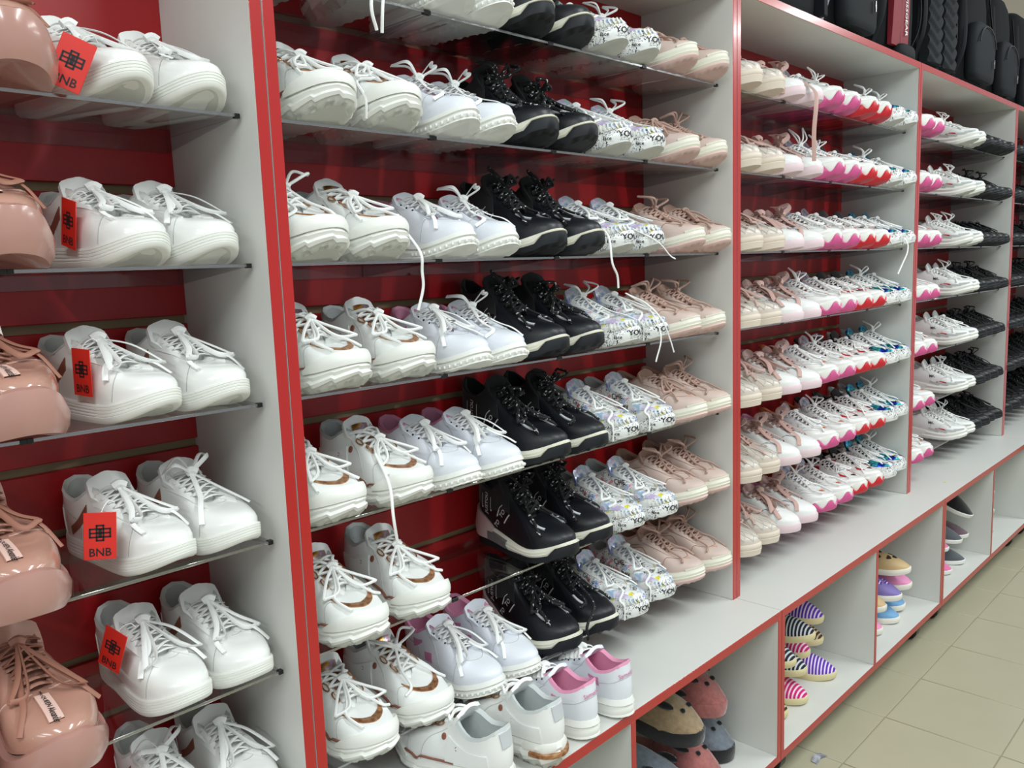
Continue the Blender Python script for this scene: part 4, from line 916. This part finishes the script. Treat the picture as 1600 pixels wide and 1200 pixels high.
FT = {c: slip_parts('felt_' + c, 'white_rubber' if c != 'white' else 'grey_rubber', .25, 1.0, .062, .72, .016, 'felt_grey')[0] for c in ('black', 'grey', 'plum', 'pink', 'white')}
for c, x, y, z, yaw, pi_, ro, lb in (
    ('pink', 2.235, -.056, -.305, 0, 0, 0, 'hot pink felt slipper on the cubby floor'), ('grey', 2.355, -.060, -.305, 4, 0, 0, 'dark grey felt slipper on the cubby floor'), ('plum', 2.420, -.050, -.238, 4, 0, 0, 'plum felt slipper above the grey one'),
    ('pink', 2.235, -.045, -.235, 0, 0, 0, 'pink felt slipper half hidden by the divider'), ('grey', 2.330, -.055, -.232, 2, 6, 0, 'dark grey felt slipper in the middle of the pile'), ('black', 2.400, -.060, -.165, 10, 26, 0, 'black felt slipper leaning steeply on the pile')):
    slipper('felt_slipper', FT[c], .25, x, y, z, lb, yaw, pi_, ro, 'felt slippers with white rims')
for n, (x, z, lb) in enumerate(((2.735, -.305, 'white slipper at the bottom of the small white stack'), (2.740, -.235, 'white slipper in the middle of the small white stack'), (2.730, -.165, 'white slipper on top of the small white stack'))):
    slipper('white_slipper', FT['white'], .25, x, -.045, z, lb, 0, 0, 0, 'white slippers')
# fluffy animal-face slippers
for n_, h_ in (('plush_white', '#d8d6c4'), ('plush_grey', '#6f7882'), ('plush_black', '#0c0d10'), ('plush_tan', '#9a8466'), ('plush_pink', '#a5625f')): mat(n_, h_, .95, bump=1.0, bscale=160, sheen=.5, var=.18, vscale=90)
def plush(face, rimc):
    P, s = slip_parts('plush_' + face, 'plush_' + rimc, .25, 1.12, .085, .62, .034, 'plush_' + rimc, 'plush_' + rimc)
    up = P[1][1]; rg = random.Random(3)
    for v in up.vertices: v.co += v.normal * rg.uniform(-.0018, .0022)
    G = Geo(); ear = Geo()
    def blob(Gx, c, r, n=8):
        c = np.array(c); Gx.loft([[c + (r[0] * math.cos(a) * math.sin(p), r[1] * math.sin(a) * math.sin(p), r[2] * math.cos(p)) for a in arr(0, 2 * math.pi, n, endpoint=False)] for p in arr(.15, math.pi - .15, 6)], True, True)
    for sy in (-1, 1): blob(G, (.205, sy * .017, .079), (.007, .005, .006)); blob(ear, (.165, sy * .036, .088), (.026, .009, .010))
    P.append(('eyes', G.mesh('eyes', 'plush_black'), 'black eyes and nose')); P.append(('ears', ear.mesh('ears', 'plush_black'), 'black ear patches')); return P
for (f, r_), x, y, z, yaw, pi_, ro, lb in (
    (('grey', 'black'), .915, -.040, -.305, 4, 0, 0, 'grey fluffy slipper at the bottom right of the plush pile'), (('pink', 'pink'), .822, -.062, -.305, 4, 0, 0, 'pink fluffy slipper, lower of the two pink ones'),
    (('grey', 'grey'), .722, -.066, -.305, 2, 0, 0, 'grey fluffy animal face slipper beside the panda one'), (('white', 'black'), .610, -.072, -.290, 0, -2, 0, 'cream panda face slipper behind the red divider'),
    (('tan', 'black'), .775, -.055, -.200, 8, 3, 0, 'tan and black panda face slipper lying across the pile'), (('pink', 'pink'), .890, -.035, -.200, 8, 5, 0, 'pink fluffy slipper with black eyes on top of the pile')):
    slipper('plush_slipper', plush(f, r_), .25, x, y, z, lb, yaw, pi_, ro, 'plush animal face slippers')

# ---------------------------------------------------------------- backpacks on top of the racks
mat('bag_black', '#0b0d10', .75, bump=.35, bscale=500, spec=.2); mat('bag_dark', '#101418', .7, bump=.35, bscale=400, spec=.25); mat('bag_red', '#7e0f22', .6, bump=.3, bscale=500); mat('bag_lilac', '#a79bb0', .5)
def sup(n, p=3.2):
    a = arr(0, 2 * math.pi, n, endpoint=False); return np.sign(np.cos(a)) * np.abs(np.cos(a)) ** (2 / p), np.sign(np.sin(a)) * np.abs(np.sin(a)) ** (2 / p)
def puffy(w_, d, h, z0=0., cy=0., n=28, sag=.02):
    cx, sy = sup(n); R = []
    for t, q in ((0, .80), (.03, .93), (.1, 1), (.35, 1.03), (.7, 1.0), (.88, .92), (.96, .78), (1, .55)): R.append([(c * w_ / 2 * q, cy + s_ * d / 2 * q, z0 + h * t) for c, s_ in zip(cx, sy)])
    return Geo().loft(R, True, True)
def backpack(x, y, label, w_=.33, d=.17, h=.46, yaw=0., pocket=True, band=None, chev=False, words=None, words_x=.12, strap='bag_dark'):
    e = thing('backpack', label, 'bag', w3(x, y, ZT), (0, 0, math.radians(yaw)), 'black backpacks')
    obj('body', puffy(w_, d, h).mesh('body', 'bag_black'), e)
    yf = -d / 2
    if pocket:
        p = obj('front_pocket', puffy(w_ * .74, .06, h * .48, .03, yf - .006).mesh('front_pocket', 'bag_dark'), e)
        obj('zip', Geo().tube([(w_ * .30 * math.cos(a), yf - .037, .15 + .085 * math.sin(a)) for a in arr(.2, math.pi - .2, 9)], .0028, 5).mesh('zip', 'black_plastic'), p)
        obj('zip_pull', Geo().bbox((w_ * .16, yf - .046, .085), (w_ * .16 + .007, yf - .040, .118), .001).mesh('zip_pull', 'steel'), p, label='bright metal zip pull')
    if band:
        bw = .056
        for (x0_, x1_) in ((-.105, -.105 + bw), (-.034, -.034 + bw)):
            G = Geo(); G.loft([[(x0_ - .010 * (1 - t), yf - .010 - .006 * math.sin(t * 3), .035 + .40 * t), (x1_ + .010 * (1 - t), yf - .010 - .006 * math.sin(t * 3), .035 + .40 * t), (x1_ + .010 * (1 - t), yf + .004, .035 + .40 * t), (x0_ - .010 * (1 - t), yf + .004, .035 + .40 * t)] for t in arr(0, 1, 8)], True, True); obj('shoulder_strap', G.mesh('shoulder_strap', 'bag_red'), e, label='red shoulder strap')
        V, F = text2d('SWISSGEAR'); tx = Geo(); tx.add([(-.004 + b_ * .030, yf - .0172, .15 - a_ * .030) for a_, b_ in V], F); obj('lettering', tx.mesh('lettering', 'print_white', False), e, label='white lettering reading SWISSGEAR')
        obj('strap_pad', puffy(.14, .05, .045, .0, yf - .006, 20).mesh('strap_pad', 'bag_dark'), e)
    if chev:
        for sx in (-.082, .082):
            X = arr(-.070, .070, 11); Zs = arr(.03, .42, 60); hgt = lambda x, z: yf - .004 - .010 * (1 - (x / .075) ** 2) - .009 * abs(math.sin((z - .55 * abs(x)) * math.pi / .042))
            obj('back_padding', Geo().loft([[(sx + x, hgt(x, z), z) for x in X] + [(sx + .072, yf + .02, z), (sx - .072, yf + .02, z)] for z in Zs], True, True).mesh('back_padding', 'bag_dark'), e, label='chevron quilted padding')
    if words:
        V, F = text2d(words); tx = Geo(); tx.add([(words_x + b_ * .026, yf - .0165 - .0, .14 - a_ * .026) for a_, b_ in V], F)
        obj('label_strip', Geo().bbox((words_x - .012, yf - .016, .03), (words_x + .012, yf + .02, .26), .002).mesh('label_strip', 'bag_dark'), e); obj('lettering', tx.mesh('lettering', 'print_white', False), e, label='white lettering')
    for sx in (-1, 1):
        obj('side_strap', Geo().tube(smooth_path([(sx * w_ * .46, yf * .6, .04), (sx * w_ * .50, yf * 1.05, .16), (sx * w_ * .44, yf * .9, .38)], 6), .010, 6, .35).mesh('side_strap', strap if sx < 0 else 'bag_dark'), e)
    return e
backpack(1.32, .100, 'black backpack with white lettering at the left end of the row', .36, words='GEAR', words_x=.145, pocket=False)
backpack(1.62, .100, 'black backpack with a pale strap, second from left above the racks', .33, strap='bag_lilac')
backpack(1.925, .095, 'black backpack with red shoulder straps and white lettering', .33, band=True, pocket=False)
backpack(2.235, .095, 'black backpack with chevron quilted back, right of the red straps', .35, chev=True, pocket=False)
backpack(2.58, .095, 'black backpack with a bright zip pull on its front pocket', .38, d=.19)
backpack(2.93, .105, 'black backpack with white strip lettering at the right end', .34, d=.18, words='GEAR', words_x=.02)
backpack(3.28, .110, 'black backpack mostly out of frame at the right edge', .34)

# ---------------------------------------------------------------- small litter
lt = thing('paper_scrap', 'crumpled silver wrapper on the tiles beside the cabinet', 'litter', w3(1.13, -.120, -.384))
lt.location.z = 0
G = Geo(); G.add([(0, 0, .001), (.03, .004, .006), (.055, -.004, .002), (.002, .018, .004), (.03, .022, .010), (.052, .016, .003), (0, 0, .0005), (.03, .004, .0045), (.055, -.004, .0008), (.002, .018, .0025), (.03, .022, .0085), (.052, .016, .0015)], [(0, 1, 4, 3), (1, 2, 5, 4), (9, 10, 7, 6), (10, 11, 8, 7), (0, 3, 9, 6), (2, 8, 11, 5), (0, 6, 7, 1), (1, 7, 8, 2), (3, 4, 10, 9), (4, 5, 11, 10)])
obj('foil', G.mesh('foil', 'silver_foil', False), lt)
st = thing('sticker', 'tiny round yellow sticker on the counter, fourth rack from left', 'sticker', w3(2.18, -.045, 0), me=Geo().loft([[(.006 * math.cos(a), .006 * math.sin(a), z) for a in arr(0, 2 * math.pi, 12, endpoint=False)] for z in (.0002, .0008)], True, True).mesh('sticker', mat('sticker_yellow', '#c9d84a', .5)))
